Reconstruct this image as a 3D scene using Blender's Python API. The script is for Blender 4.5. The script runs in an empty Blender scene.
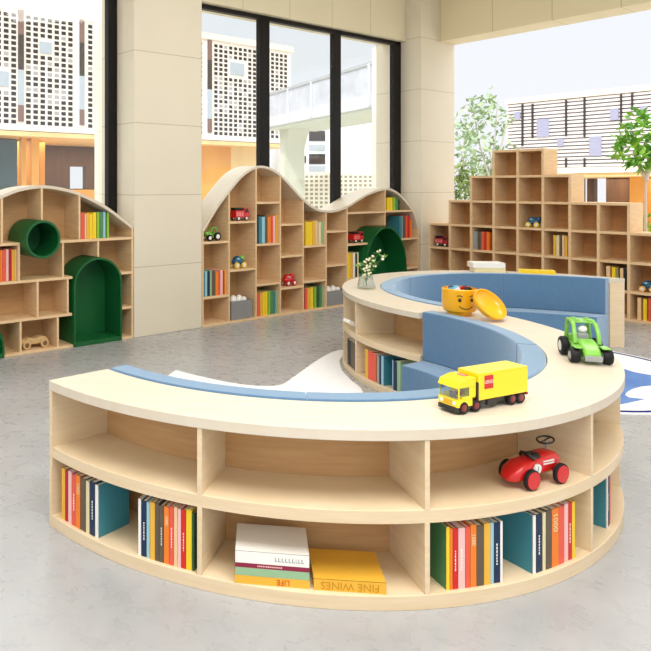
import bpy, bmesh, math, random
from mathutils import Vector, Matrix
random.seed(7)
S = 1.7                                   # metres per survey unit (survey unit = camera height)
R = math.radians
scene = bpy.context.scene
COL = scene.collection
# ---------------------------------------------------------------- camera
FPX, HY, CX = 690.0, 186.3, 157.5
cd = bpy.data.cameras.new('camera'); cam = bpy.data.objects.new('camera', cd); COL.objects.link(cam)
cam.location = (0, 0, S); cam.rotation_euler = (R(90), 0, 0)
cd.sensor_fit = 'HORIZONTAL'; cd.sensor_width = 36; cd.lens = FPX/651*36
cd.shift_x = (325.5-CX)/651; cd.shift_y = -(325.5-HY)/651
cd.clip_start = .05; cd.clip_end = 500
scene.camera = cam
scene.view_settings.view_transform = 'Standard'
try: scene.view_settings.look = 'None'
except Exception: pass
scene.view_settings.exposure = 0.0
# ---------------------------------------------------------------- materials
def lin(c):
    return tuple(((v/255)/12.92 if v/255 <= .04045 else ((v/255+.055)/1.055)**2.4) for v in c)
MATS = {}
def mat(name, c, rough=.5, spec=.5, metal=0, noise=None, trans=0, emit=None, coat=0):
    if name in MATS: return MATS[name]
    m = bpy.data.materials.new(name); m.use_nodes = True
    nt = m.node_tree; b = nt.nodes['Principled BSDF']
    L = (*lin(c), 1)
    b.inputs['Base Color'].default_value = L
    b.inputs['Roughness'].default_value = rough
    b.inputs['Specular IOR Level'].default_value = spec
    b.inputs['Metallic'].default_value = metal
    b.inputs['Transmission Weight'].default_value = trans
    b.inputs['Coat Weight'].default_value = coat
    if emit:
        b.inputs['Emission Color'].default_value = (*lin(emit[0]), 1); b.inputs['Emission Strength'].default_value = emit[1]
    if noise:                             # (second colour, scale xyz, detail)
        c2, sc, det = noise
        tc = nt.nodes.new('ShaderNodeTexCoord'); mp = nt.nodes.new('ShaderNodeMapping')
        nz = nt.nodes.new('ShaderNodeTexNoise'); rp = nt.nodes.new('ShaderNodeValToRGB')
        mp.inputs['Scale'].default_value = sc
        nz.inputs['Scale'].default_value = 1; nz.inputs['Detail'].default_value = det; nz.inputs['Roughness'].default_value = .6
        rp.color_ramp.elements[0].position = .3; rp.color_ramp.elements[1].position = .7
        rp.color_ramp.elements[0].color = L; rp.color_ramp.elements[1].color = (*lin(c2), 1)
        nt.links.new(tc.outputs['Object'], mp.inputs['Vector']); nt.links.new(mp.outputs[0], nz.inputs['Vector'])
        nt.links.new(nz.outputs['Fac'], rp.inputs['Fac']); nt.links.new(rp.outputs[0], b.inputs['Base Color'])
    MATS[name] = m
    return m
def jointed(name, c, dark, axis, pitch, phase, width=.008, c2=None):
    """painted panels with fine shadow joints every `pitch` metres along object axis"""
    m = mat(name, c, .55, .3)
    nt = m.node_tree; b = nt.nodes['Principled BSDF']
    tc = nt.nodes.new('ShaderNodeTexCoord'); sp = nt.nodes.new('ShaderNodeSeparateXYZ')
    nt.links.new(tc.outputs['Object'], sp.inputs[0])
    def M(op, a, v):
        n = nt.nodes.new('ShaderNodeMath'); n.operation = op; nt.links.new(a, n.inputs[0]); n.inputs[1].default_value = v; return n.outputs[0]
    q = M('SUBTRACT', sp.outputs[axis], phase); q = M('DIVIDE', q, pitch)
    fr = nt.nodes.new('ShaderNodeMath'); fr.operation = 'FRACT'; nt.links.new(q, fr.inputs[0])
    g = M('LESS_THAN', fr.outputs[0], width/pitch)
    nz = nt.nodes.new('ShaderNodeTexNoise'); nz.inputs['Scale'].default_value = 1.3; nz.inputs['Detail'].default_value = 3
    mx0 = nt.nodes.new('ShaderNodeMix'); mx0.data_type = 'RGBA'
    mx0.inputs[6].default_value = (*lin(c), 1); mx0.inputs[7].default_value = (*lin(c2 or tuple(int(v*.96) for v in c)), 1)
    nt.links.new(tc.outputs['Object'], nz.inputs['Vector']); nt.links.new(nz.outputs['Fac'], mx0.inputs[0])
    mx = nt.nodes.new('ShaderNodeMix'); mx.data_type = 'RGBA'
    nt.links.new(g, mx.inputs[0]); nt.links.new(mx0.outputs[2], mx.inputs[6]); mx.inputs[7].default_value = (*lin(dark), 1)
    nt.links.new(mx.outputs[2], b.inputs['Base Color'])
    return m
LWJ, RWJ = 1.615*1.7, -1.117*1.7
WOOD = mat('birch_ply', (230,210,178), .42, .35, noise=((221,197,160), (3,3,42), 4))
WOODT = mat('birch_top_lit', (218,208,191), .38, .4, noise=((212,199,178), (2.2,22,4), 4))  # paler copy of the birch, light on upward faces put into the colour
WOODI = mat('birch_inside_shaded', (206,166,118), .5, .3, noise=((194,152,104), (4,4,50), 4))  # darker birch copy, shade and warm bounce inside shelves put into the colour
WOODC = mat('oak_cube', (234,203,162), .5, .3, noise=((222,187,142), (5,5,46), 4))
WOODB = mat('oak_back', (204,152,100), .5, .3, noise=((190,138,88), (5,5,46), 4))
WOODF = mat('oak_edge', (238,212,172), .5, .3)
BLUE = mat('blue_fabric', (88,124,158), .85, .2, noise=((79,114,148), (60,60,60), 3))
BLUE.node_tree.nodes['Principled BSDF'].inputs['Sheen Weight'].default_value = 1.0
BLUE.node_tree.nodes['Principled BSDF'].inputs['Sheen Tint'].default_value = (.7,.85,1,1)
BLUET = mat('blue_piping', (150,184,216), .8, .2, noise=((140,176,210), (60,60,60), 3))
GREEN = mat('green_lacquer', (16,94,46), .45, .4)
WALLC = jointed('cream_panel_wall', (226,217,197), (182,172,150), 2, .479*S, .461*S)
WALLB = jointed('cream_panel_beam', (228,218,190), (182,171,146), 0, .87, LWJ, .009)
WALLR = jointed('cream_panel_lintel', (230,218,184), (180,168,140), 0, .86, RWJ, .009)
WALLP = mat('cream_plaster', (222,212,188), .6, .3, noise=((214,204,178), (1.5,1.5,1.5), 2))
BLACK = mat('black_frame', (18,15,15), .5, .25)
RUBBER = mat('black_rubber', (24,24,26), .6, .3)
def glass_mat(name, tint, gl=.06):
    m = bpy.data.materials.new(name); m.use_nodes = True; nt = m.node_tree; nt.nodes.clear()
    o = nt.nodes.new('ShaderNodeOutputMaterial'); t = nt.nodes.new('ShaderNodeBsdfTransparent'); g = nt.nodes.new('ShaderNodeBsdfGlossy')
    x = nt.nodes.new('ShaderNodeMixShader'); x.inputs[0].default_value = gl
    t.inputs[0].default_value = (*tint, 1); g.inputs['Roughness'].default_value = .03
    nt.links.new(t.outputs[0], x.inputs[1]); nt.links.new(g.outputs[0], x.inputs[2]); nt.links.new(x.outputs[0], o.inputs[0])
    return m
PANE = glass_mat('window_glass', (.97,.985,.98), .05)
VASEG = glass_mat('vase_glass', (.93,.95,.93), .16)
WSHIELD = glass_mat('toy_glass', (.75,.86,.95), .12)
# polished concrete floor
FLOOR = mat('polished_concrete', (176,173,172), .3, .45)
def _floor():
    nt = FLOOR.node_tree; b = nt.nodes['Principled BSDF']
    tc = nt.nodes.new('ShaderNodeTexCoord')
    n1 = nt.nodes.new('ShaderNodeTexNoise'); n1.inputs['Scale'].default_value = 2.0; n1.inputs['Detail'].default_value = 6; n1.inputs['Roughness'].default_value = .55
    n2 = nt.nodes.new('ShaderNodeTexNoise'); n2.inputs['Scale'].default_value = 11; n2.inputs['Detail'].default_value = 3; n2.inputs['Roughness'].default_value = .5; n2.inputs['Distortion'].default_value = .5
    r = nt.nodes.new('ShaderNodeValToRGB'); r.color_ramp.elements[0].position = .32; r.color_ramp.elements[1].position = .7
    r.color_ramp.elements[0].color = (*lin((163,164,166)), 1); r.color_ramp.elements[1].color = (*lin((174,175,177)), 1)
    r2 = nt.nodes.new('ShaderNodeValToRGB'); r2.color_ramp.elements[0].position = .38; r2.color_ramp.elements[1].position = .66
    r2.color_ramp.elements[0].color = (*lin((249,249,249)), 1); r2.color_ramp.elements[1].color = (1,1,1,1)
    mx = nt.nodes.new('ShaderNodeMix'); mx.data_type = 'RGBA'; mx.blend_type = 'MULTIPLY'; mx.inputs[0].default_value = 1
    for n in (n1, n2): nt.links.new(tc.outputs['Object'], n.inputs['Vector'])
    nt.links.new(n1.outputs['Fac'], r.inputs[0]); nt.links.new(n2.outputs['Fac'], r2.inputs[0])
    nt.links.new(r.outputs[0], mx.inputs[6]); nt.links.new(r2.outputs[0], mx.inputs[7]); nt.links.new(mx.outputs[2], b.inputs['Base Color'])
    rr = nt.nodes.new('ShaderNodeMapRange'); rr.inputs['To Min'].default_value = .24; rr.inputs['To Max'].default_value = .32
    nt.links.new(n2.outputs['Fac'], rr.inputs[0]); nt.links.new(rr.outputs[0], b.inputs['Roughness'])
_floor()
PAL = dict(yellow=(240,205,40), gold=(232,178,60), orange=(238,128,40), red=(206,38,36), crimson=(176,30,40), coral=(228,92,72), pink=(238,190,186),
    white=(240,238,232), navy=(22,44,78), teal=(58,130,146), sky=(150,198,212), brown=(98,84,68), olive=(150,140,90), cream=(226,214,170),
    green=(80,134,88), darkgreen=(38,84,50), lime=(140,190,60), grey=(150,158,160), maroon=(140,36,66), sage=(150,186,146), black=(34,32,38), peach=(236,196,150))
def pm(n): return mat('book_'+n, PAL[n], .5, .4)
PAGES = mat('book_pages', (238,232,216), .8, .2)
# ---------------------------------------------------------------- mesh builder
class MB:
    def __init__(s): s.bm = bmesh.new()
    def quad(s, pts, mi=0):
        f = s.bm.faces.new([s.bm.verts.new(p) for p in pts]); f.material_index = mi; return f
    def grid(s, rings, close_u=False, close_v=False, caps=False, mi=0):
        V = [[s.bm.verts.new(p) for p in r] for r in rings]
        nu, nv = len(V), len(V[0])
        for i in range(nu if close_u else nu-1):
            for j in range(nv if close_v else nv-1):
                f = s.bm.faces.new((V[i][j], V[i][(j+1) % nv], V[(i+1) % nu][(j+1) % nv], V[(i+1) % nu][j])); f.material_index = mi
        if caps:
            for r in (V[0], V[-1]):
                f = s.bm.faces.new(r); f.material_index = mi
    def box(s, x0, x1, y0, y1, z0, z1, mi=0, M=None):
        P = [Vector((x, y, z)) for z in (z0, z1) for x, y in ((x0,y0),(x1,y0),(x1,y1),(x0,y1))]
        if M: P = [M @ p for p in P]
        v = [s.bm.verts.new(p) for p in P]
        for q in ((3,2,1,0),(4,5,6,7),(0,1,5,4),(1,2,6,5),(2,3,7,6),(3,0,4,7)):
            f = s.bm.faces.new([v[i] for i in q]); f.material_index = mi
    def prism(s, pts, a, b, axis='z', mi=0, M=None):
        def at(p, t):
            q = Vector((p[0], p[1], t)) if axis == 'z' else (Vector((p[0], t, p[1])) if axis == 'y' else Vector((t, p[0], p[1])))
            return M @ q if M else q
        A = [s.bm.verts.new(at(p, a)) for p in pts]; B = [s.bm.verts.new(at(p, b)) for p in pts]
        n = len(pts)
        for i in range(n):
            f = s.bm.faces.new((A[i], A[(i+1) % n], B[(i+1) % n], B[i])); f.material_index = mi
        for r in (A[::-1], B):
            f = s.bm.faces.new(r); f.material_index = mi
    def arc(s, C, ri, ro, a0, a1, z0, z1, n=40, mi=0, skew=0):
        ri_ = ri if callable(ri) else (lambda a: ri); ro_ = ro if callable(ro) else (lambda a: ro)
        rings = []
        for k in range(n+1):
            a = a0+(a1-a0)*k/n; c, q = math.cos(R(a)), math.sin(R(a)); i, o = ri_(a), ro_(a)
            b = a-skew*max(0, 1-(a-a0)/14); e, h = math.cos(R(b)), math.sin(R(b))
            rings.append([(C[0]+i*c, C[1]+i*q, z0), (C[0]+o*e, C[1]+o*h, z0), (C[0]+o*e, C[1]+o*h, z1), (C[0]+i*c, C[1]+i*q, z1)])
        s.grid(rings, close_v=True, caps=True, mi=mi)
    def cyl(s, p0, p1, r0, r1=None, n=20, mi=0, caps=True):
        p0, p1 = Vector(p0), Vector(p1); r1 = r0 if r1 is None else r1
        d = (p1-p0).normalized(); u = d.orthogonal().normalized(); w = d.cross(u)
        rings = [[p+(u*math.cos(2*math.pi*k/n)+w*math.sin(2*math.pi*k/n))*r for k in range(n)] for p, r in ((p0, r0), (p1, r1))]
        s.grid(rings, close_v=True, caps=caps, mi=mi)
    def lathe(s, prof, n=28, M=None, mi=0, caps=False, sq=0):
        M = M or Matrix.Identity(4)
        s.grid([[M @ Vector((r*math.cos(2*math.pi*k/n), r*math.sin(2*math.pi*k/n), z)) for k in range(n)] for r, z in prof], close_v=True, caps=caps, mi=mi)
    def ball(s, c, r, n=14, m=9, mi=0, M=None):
        r = (r, r, r) if isinstance(r, (int, float)) else r
        M = M or Matrix.Identity(4)
        rings = []
        for i in range(m+1):
            t = math.pi*(i+.0)/m; t = min(max(t, .02), math.pi-.02)
            rings.append([M @ Vector((c[0]+r[0]*math.sin(t)*math.cos(2*math.pi*k/n), c[1]+r[1]*math.sin(t)*math.sin(2*math.pi*k/n), c[2]-r[2]*math.cos(t))) for k in range(n)])
        s.grid(rings, close_v=True, caps=True, mi=mi)
    def tube(s, pts, r, n=10, mi=0, closed=False):
        pts = [Vector(p) for p in pts]; N = len(pts); rings = []; u = None
        for i, p in enumerate(pts):
            if closed: d = pts[(i+1) % N]-pts[i-1]
            else: d = pts[min(i+1, N-1)]-pts[max(i-1, 0)]
            d.normalize()
            if u is None: u = d.orthogonal().normalized()
            u = (u-d*u.dot(d)).normalized(); w = d.cross(u)
            rr = r[i] if isinstance(r, (list, tuple)) else r
            rings.append([p+(u*math.cos(2*math.pi*k/n)+w*math.sin(2*math.pi*k/n))*rr for k in range(n)])
        s.grid(rings, close_u=closed, close_v=True, caps=not closed, mi=mi)
    def build(s, name, mats, parent=None, scale=1, off=(0,0,0), bevel=0, seg=2, angle=35):
        me = bpy.data.meshes.new(name)
        bmesh.ops.recalc_face_normals(s.bm, faces=s.bm.faces)
        for v in s.bm.verts: v.co = v.co*scale-Vector(off)
        s.bm.to_mesh(me); s.bm.free()
        for m in (mats if isinstance(mats, (list, tuple)) else [mats]): me.materials.append(m)
        me.polygons.foreach_set('use_smooth', [True]*len(me.polygons)); me.set_sharp_from_angle(angle=R(angle))
        o = bpy.data.objects.new(name, me); COL.objects.link(o)
        if parent: o.parent = parent
        if bevel:
            b = o.modifiers.new('bevel', 'BEVEL'); b.width = bevel; b.segments = seg; b.limit_method = 'ANGLE'; b.angle_limit = R(40); b.use_clamp_overlap = True
        return o
def tag(o, label, cat, group=None, kind=None):
    o['label'] = label; o['category'] = cat
    if group: o['group'] = group
    if kind: o['kind'] = kind
    return o
def thing(name, label, cat, loc=(0,0,0), rz=0, group=None, rot=None):
    o = bpy.data.objects.new(name, None); COL.objects.link(o); o.empty_display_size = .1
    o.location = loc; o.rotation_euler = rot if rot else (0, 0, rz)
    return tag(o, label, cat, group)
def struct(o): o['kind'] = 'structure'; return o
def text_mesh(name, body, size, m, parent, M, extrude=.0004):
    cu = bpy.data.curves.new(name, 'FONT'); cu.body = body; cu.size = size; cu.extrude = extrude; cu.align_x = 'CENTER'; cu.align_y = 'CENTER'; cu.resolution_u = 3
    t = bpy.data.objects.new(name, cu); COL.objects.link(t)
    dg = bpy.context.evaluated_depsgraph_get(); dg.update()
    me = bpy.data.meshes.new_from_object(t.evaluated_get(dg)); bpy.data.objects.remove(t); bpy.data.curves.remove(cu)
    me.transform(M); me.materials.clear(); me.materials.append(m)
    o = bpy.data.objects.new(name, me); COL.objects.link(o); o.parent = parent
    return o
# ---------------------------------------------------------------- survey frames
class Wall:
    """a straight wall: origin, direction along it, outward direction (survey units)"""
    def __init__(s, O, D, N): s.O, s.D, s.N = Vector(O), Vector(D), Vector(N); s.rz = math.atan2(D[1], D[0])
    def s_at(s, px, d=0):
        k = (px-CX)/FPX; o = s.O+s.N*d
        return (k*o[1]-o[0])/(s.D[0]-k*s.D[1])
    def h_at(s, px, py, d=0):
        Z = (s.O+s.N*d+s.D*s.s_at(px, d))[1]; return 1-(py-HY)*Z/FPX
    def world(s, a, d, z):
        p = s.O+s.D*a+s.N*d; return (p[0]*S, p[1]*S, z*S)
LW = Wall((-.155, 4.548), (.818, .575), (-.575, .818))
RW = Wall((3.479, 5.096), (.575, -.818), (.818, .575))        # s grows to the right
def frame_empty(name, W, label=None, cat=None):
    o = bpy.data.objects.new(name, None); COL.objects.link(o)
    o.location = W.world(0, 0, 0); o.rotation_euler = (0, 0, W.rz)
    if label: tag(o, label, cat)
    return o
def place(o, W):
    o.location = W.world(0, 0, 0); o.rotation_euler = (0, 0, W.rz); return o
def smooth_curve(pts, n=10):
    out = []
    P = [pts[0]]+list(pts)+[pts[-1]]
    for i in range(1, len(P)-2):
        for k in range(n):
            t = k/n; a, b, c, d = P[i-1], P[i], P[i+1], P[i+2]
            out.append(tuple(.5*((2*b[j])+(-a[j]+c[j])*t+(2*a[j]-5*b[j]+4*c[j]-d[j])*t*t+(-a[j]+3*b[j]-3*c[j]+d[j])*t**3) for j in range(2)))
    out.append(tuple(pts[-1])); return out
def interp(tab, x):
    if x <= tab[0][0]: return tab[0][1]
    for (a, u), (b, v) in zip(tab, tab[1:]):
        if x <= b: return u+(v-u)*(x-a)/(b-a)
    return tab[-1][1]
# ================================================================ SETTING
f = MB(); f.box(-12, 14, -6, 7.9, -.12, 0)
# floor slab follows the two walls: cut as polygon
f.bm.free(); f = MB()
def wp(W, a, d): p = W.O+W.D*a+W.N*d; return (p[0], p[1])
f.prism([wp(LW,-4,.3), wp(LW,3.73,.3), wp(RW,-1.9,.42), wp(RW,4.5,.42), (4.5,-2.2), (-3.6,-2.2)], -.07, 0)
struct(f.build('floor', FLOOR, scale=S))
# left wall -----------------------------------------------------------
CEIL = 2.95; WT = 2.365; WD = .215; SILL = .3
w = MB(); w.box(0, .573, 0, .42, 0, CEIL)
struct(place(w.build('trim_1', WALLC, scale=S, bevel=.006), LW))
w = MB(); w.box(3.163, 3.703, 0, .5, 0, CEIL)
struct(place(w.build('trim_2', WALLC, scale=S, bevel=.006), LW))
w = MB(); w.box(.573, 3.163, .16, .42, WT, CEIL); w.box(-4, 0, .16, .42, WT, CEIL)
w.box(.573, 3.163, WD+.02, .42, 0, SILL); w.box(-4, 0, WD+.02, .42, 0, SILL)
struct(place(w.build('wall_left', WALLB, scale=S), LW))
w = MB(); w.box(-2.05, 4.5, .142, .41, WT, CEIL)
struct(place(w.build('wall_back', WALLR, scale=S), RW))
c = MB(); c.prism([wp(LW,-4,.42), wp(LW,3.75,.42), wp(RW,-2.0,.41), wp(RW,4.5,.41), (4.5,-2.2), (-3.6,-2.2)], CEIL, CEIL+.08)
struct(c.build('ceiling', WALLP, scale=S))
def window(name, s0, s1, mulls, top=WT):
    root = frame_empty(name, LW); root['kind'] = 'structure'
    fw = .045
    m = MB()
    m.box(s0, s1, WD-.005, WD+.045, top-.035, top); m.box(s0, s1, WD-.005, WD+.045, SILL, SILL+.035)
    for a, b in mulls: m.box(a, b, WD-.005, WD+.045, SILL, top)
    m.build('window_frame', BLACK, root, scale=S, bevel=.004)
    edges = [q for a, b in mulls for q in (a, b)]
    for a, b in zip(edges[1::2], edges[2::2]):
        g = MB(); g.box(a, b, WD+.018, WD+.022, SILL+.03, top-.03); g.build('pane', PANE, root, scale=S)
sx = lambda x: LW.s_at(x, WD)
window('window_1', -3.4, 0, [(-3.4,-3.35), (-1.75,-1.70), (sx(108), sx(117.5))])
window('window_2', .573, sx(400.5), [(.573,.6), (sx(259.9),sx(269.3)), (sx(333.8),sx(340.6)), (sx(393.7),sx(400.5))])
# ================================================================ ISLAND  (curved bench + bookcase)
C1 = (.5278, 2.6989); C2 = (2.047, 3.676)
R1, R2 = 1.077, 1.027
ZT, ZU, ZM1, ZM0, ZP = .428, .400, .235, .203, .035
A0, A1, B0, B1 = -142, 32.7, 38.5, 212.7
r2o = lambda a: interp([(38.5,1.047),(62,1.027)], a)
RI1 = .868
ri2 = lambda a: interp([(38,.972),(57,.905),(103,.872),(143,.83),(174,.811),(187,.804),(213,.79)], a)
ci2 = lambda a: interp([(38,.905),(57,.845),(90,.825),(114,.795),(143,.755),(175,.738),(204,.718),(213,.715)], a)
si2 = lambda a: ci2(a)-.135
ISL = ((C1[0]+C2[0])/2*S, (C1[1]+C2[1])/2*S, 0)
def cyl_angle(C, r, px):
    k = (px-CX)/FPX
    a = k*k+1; b = -2*(k*C[0]+C[1]); c = C[0]**2+C[1]**2-r*r
    Z = (-b-math.sqrt(max(b*b-4*a*c, 0)))/(2*a)
    return math.degrees(math.atan2(Z-C[1], k*Z-C[0]))
isl = thing('curved_bookcase_bench', 'large S-shaped birch plywood bookcase island with blue padded bench inside its curves', 'bookcase', ISL)
RINGS = ((C1, lambda a: RI1, R1, A0, A1), (C2, ri2, r2o, B0, B1))
m = MB()
for C, ri, ro, a, b in RINGS: m.arc(C, ri, ro, a, b, ZU, ZT, 90, skew=3.1 if C is C2 else 0)
m.build('worktop', WOODT, isl, S, ISL, bevel=.003)
m = MB()
for C, ri, ro, a, b in RINGS: m.arc(C, lambda t, ri=ri: ri(t)+.012, (lambda t: r2o(t)-.004) if C is C2 else ro-.004, a, b, ZM0, ZM1, 90, skew=2.9 if C is C2 else 0)
m.build('middle_shelf', WOOD, isl, S, ISL, bevel=.002)
m = MB()
for C, ri, ro, a, b in RINGS: m.arc(C, lambda t, ri=ri: ri(t)+.012, (lambda t: r2o(t)-.002) if C is C2 else ro-.002, a, b, 0, ZP, 90, skew=2.9 if C is C2 else 0)
m.build('plinth', WOOD, isl, S, ISL, bevel=.002)
for C, ri, ro, a, b in RINGS:
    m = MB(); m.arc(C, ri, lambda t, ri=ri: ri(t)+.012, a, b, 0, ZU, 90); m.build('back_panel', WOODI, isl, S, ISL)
def divider(C, ri, ro, a, name, th=.0125, mt=WOOD, shift=0):
    c, q = math.cos(R(a)), math.sin(R(a))
    M = Matrix(((c, -q, 0, C[0]), (q, c, 0, C[1]), (0, 0, 1, 0), (0, 0, 0, 1)))
    m = MB()
    if name == 'divider':
        m.box(ri(a)+.012, ro-.003, -th/2, th/2, ZP, ZM0, M=M); m.box(ri(a)+.012, ro-.003, -th/2, th/2, ZM1, ZU, M=M)
    else: m.box(ri(a), ro-.001, -th/2+shift, th/2+shift, 0, ZU, M=M)
    m.build(name, mt, isl, S, ISL, bevel=.0015)
for a in (-113.25, -84.1, -54.7, -26.2, 2.3): divider(C1, lambda t: RI1, R1, a, 'divider')
for a in (67, 95, 124, 153.5, 170, cyl_angle(C2, R2-.003, 355.5) % 360): divider(C2, ri2, R2, a, 'divider')
divider(C1, lambda t: RI1, R1, A0, 'end_panel', .014, shift=.008)
P_ = [(C2[0]+r*math.cos(R(t)), C2[1]+r*math.sin(R(t))) for r, t in ((.972,38.5),(1.046,35.45),(1.046,36.25),(.972,39.3))]
m = MB(); m.prism(P_, 0, ZU); m.build('end_panel', WOOD, isl, S, ISL, bevel=.0015)
gap = .01
for a, b in ((A0+.3, -98.5), (-98.5, -57), (-57, -15), (-15, A1-.2)):
    m = MB(); m.arc(C1, .797, RI1-.003, a+gap, b-gap, .212, ZT+.004, 30); m.build('backrest_cushion', BLUE, isl, S, ISL, bevel=.008, seg=3)
    m = MB(); m.arc(C1, .652, RI1-.003, a+gap, b-gap, 0, .210, 30); m.build('seat_cushion', BLUE, isl, S, ISL, bevel=.008, seg=3)
for a, b in ((B0+.2, 76.3), (76.3, 128), (128, 172), (172, B1-.3)):
    m = MB(); m.arc(C2, ci2, lambda t: ri2(t)-.003, a+gap, b-gap, .212, ZT+.004, 30); m.build('backrest_cushion', BLUE, isl, S, ISL, bevel=.008, seg=3)
    m = MB(); m.arc(C2, si2, lambda t: ri2(t)-.003, a+gap, b-gap, 0, .210, 30); m.build('seat_cushion', BLUE, isl, S, ISL, bevel=.008, seg=3)
# ================================================================ BOOKS
def book(label, loc, rz, t, h, d, colour, spine=None, group='books', flat=False, mark=None, rot=None, pages_front=False):
    """t thickness, h height, d depth (metres). Upright: spine towards local -y, x = thickness. Flat: x = h, z = t."""
    root = thing('book', label, 'book', loc, rz, group, rot)
    cm = pm(colour); sm = pm(spine or colour)
    bt = min(.0035, t*.2)
    m = MB()
    if flat:
        m.box(-h/2, h/2, 0, d, 0, bt); m.box(-h/2, h/2, 0, d, t-bt, t); m.box(-h/2, h/2, -.0005, bt, 0, t, 1)
        m.build('cover', [cm, sm], root)
        g = MB(); g.box(-h/2+.003, h/2-.003, bt, d-.003, bt, t-bt); g.build('pages', PAGES, root)
    else:
        m.box(-t/2, -t/2+bt, 0, d, 0, h); m.box(t/2-bt, t/2, 0, d, 0, h); m.box(-t/2, t/2, -.0005, bt, 0, h, 1)
        m.build('cover', [cm, sm], root)
        g = MB(); g.box(-t/2+bt, t/2-bt, bt, d-.003, .002, h-.003); g.build('pages', PAGES, root)
    if mark == 'lines':
        g = MB(); r = random.Random(int(t*1e5)); z = h*.3
        while z < h*.62:
            l = r.uniform(.004, .012); g.box(-t*.09, t*.09, -.0012, -.0005, z, z+l); z += l+.004
        g.build('spine_title', pm('white'), root)
    elif mark and not flat:
        text_mesh('spine_title', mark, t*.9, pm('cream'), root, Matrix.Translation((0, -.0012, h*.76)) @ Matrix.Rotation(R(90), 4, 'Z').to_4x4() @ Matrix.Identity(4) if False else
                  Matrix.Translation((0, -.0012, h*.76)) @ Matrix.Rotation(R(90), 4, 'X') @ Matrix.Rotation(R(-90), 4, 'Z'))
    return root
ORD = ['first','second','third','fourth','fifth','sixth','seventh','eighth','ninth','tenth','eleventh','twelfth','thirteenth']
def lab(colour, i, n, where):
    nm = {'sky':'pale blue','sage':'sage green','darkgreen':'dark green','lime':'lime green','navy':'navy blue','coral':'coral red','gold':'golden yellow','peach':'pale peach','cream':'cream coloured'}.get(colour, colour)
    pos = 'leftmost' if i == 0 else ('rightmost' if i == n-1 else ORD[i]+' from left')
    return f'{nm} book, {pos} {where}'
def ring_books(C, ro, rows, where, group, hb=.148, db=.115, inset=.014, base=ZP):
    rf = ro-inset
    px0, px1 = rows[0][1], rows[-1][2]
    ac = cyl_angle(C, rf, (px0+px1)/2); n = Vector((math.cos(R(ac)), math.sin(R(ac)))); T = Vector((-n[1], n[0]))
    Pc = Vector(C)+n*rf
    def tau(px):
        k = (px-CX)/FPX; return (k*Pc[1]-Pc[0])/(T[0]-k*T[1])
    for i, row in enumerate(rows):
        col, x0, x1 = row[:3]; kw = row[3] if len(row) > 3 else {}
        a, b = sorted((tau(x0), tau(x1))); t = max(b-a-.0006, .004); c = (a+b)/2
        P = Vector(C)+n*math.sqrt(max(rf*rf-max(a*a, b*b), .01))+T*c
        hh = (kw.get('h', hb+random.uniform(-.004, .003)))*S
        book(lab(kw.get('as', col), i, len(rows), where), (P[0]*S, P[1]*S, base*S+.0005), R(ac+90), t*S, hh, kw.get('d', db)*S, col, kw.get('spine'), group, mark=kw.get('mark'))
q = lambda o, sc: (lambda v: o+v/sc)
e = q(50, 8.14)
ring_books(C1, R1, [('gold',e(88),e(118)),('crimson',e(118),e(146)),('pink',e(146),e(174)),('coral',e(176),e(210),{'mark':'lines'}),('orange',e(211),e(246),{'mark':'1000'}),
    ('brown',e(248),e(290)),('cream',e(291),e(318)),('navy',e(320),e(360),{'mark':'lines'}),('teal',e(361),e(386),{'spine':'white','as':'teal'})],
    'in row at the far left of the bottom shelf', 'books in the far left row of the front bottom shelf')
e = q(130, 8.14)
ring_books(C1, R1, [('white',e(62),e(86)),('navy',e(88),e(132),{'mark':'lines'}),('sky',e(133),e(160)),('gold',e(162),e(202)),('brown',e(204),e(236)),('brown',e(237),e(274),{'mark':'lines'}),
    ('orange',e(276),e(318),{'mark':'1000'}),('coral',e(319),e(356),{'mark':'lines'}),('peach',e(357),e(386)),('pink',e(387),e(414)),('red',e(415),e(452),{'mark':'lines'}),('yellow',e(453),e(500)),('darkgreen',e(501),e(520))],
    'in row left of the flat book stack', 'books in the second row of the front bottom shelf')
e = q(430, 8.14)
ring_books(C1, R1, [('green',e(138),e(166),{'spine':'yellow'}),('orange',e(167),e(189)),('red',e(190),e(231),{'mark':'lines'}),('pink',e(232),e(288),{'mark':'lines'}),('coral',e(289),e(328)),('orange',e(329),e(378),{'mark':'1000'}),
    ('brown',e(379),e(440)),('gold',e(441),e(494)),('sky',e(495),e(522)),('navy',e(523),e(577),{'mark':'lines'}),('white',e(578),e(598))],
    'in row right of the flat yellow book', 'books in the third row of the front bottom shelf')
e = q(500, 5.425)
ring_books(C1, R1, [('teal',e(184),e(201),{'spine':'white'}),('navy',e(202),e(232),{'mark':'lines'}),('cream',e(233),e(250)),('brown',e(251),e(280)),('orange',e(281),e(318),{'mark':'1000'}),('coral',e(319),e(350)),
    ('pink',e(351),e(372)),('red',e(373),e(396),{'mark':'lines'}),('yellow',e(397),e(414))],
    'in row below the red race car', 'books in the fourth row of the front bottom shelf')
rf = R1-.022; a = cyl_angle(C1, rf, 606.5)
P = Vector((C1[0]+rf*math.cos(R(a)), C1[1]+rf*math.sin(R(a)))); T = Vector((-math.sin(R(a)), math.cos(R(a))))
x = 0
for i, (cl_, th_, kw) in enumerate((('teal',.014,'white'), ('navy',.014,None), ('red',.012,None))):
    p = P+T*(x+th_/2); x += th_+.0008
    book(lab(cl_, i, 3, 'in short row nearest right end of front curve'), (p[0]*S, p[1]*S, ZP*S+.0005), R(a+90), th_*S, .148*S, .115*S, cl_, kw, 'books at the right end of the front bottom shelf', mark='lines' if cl_ == 'navy' else None)
e = q(335, 8.14)
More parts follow.
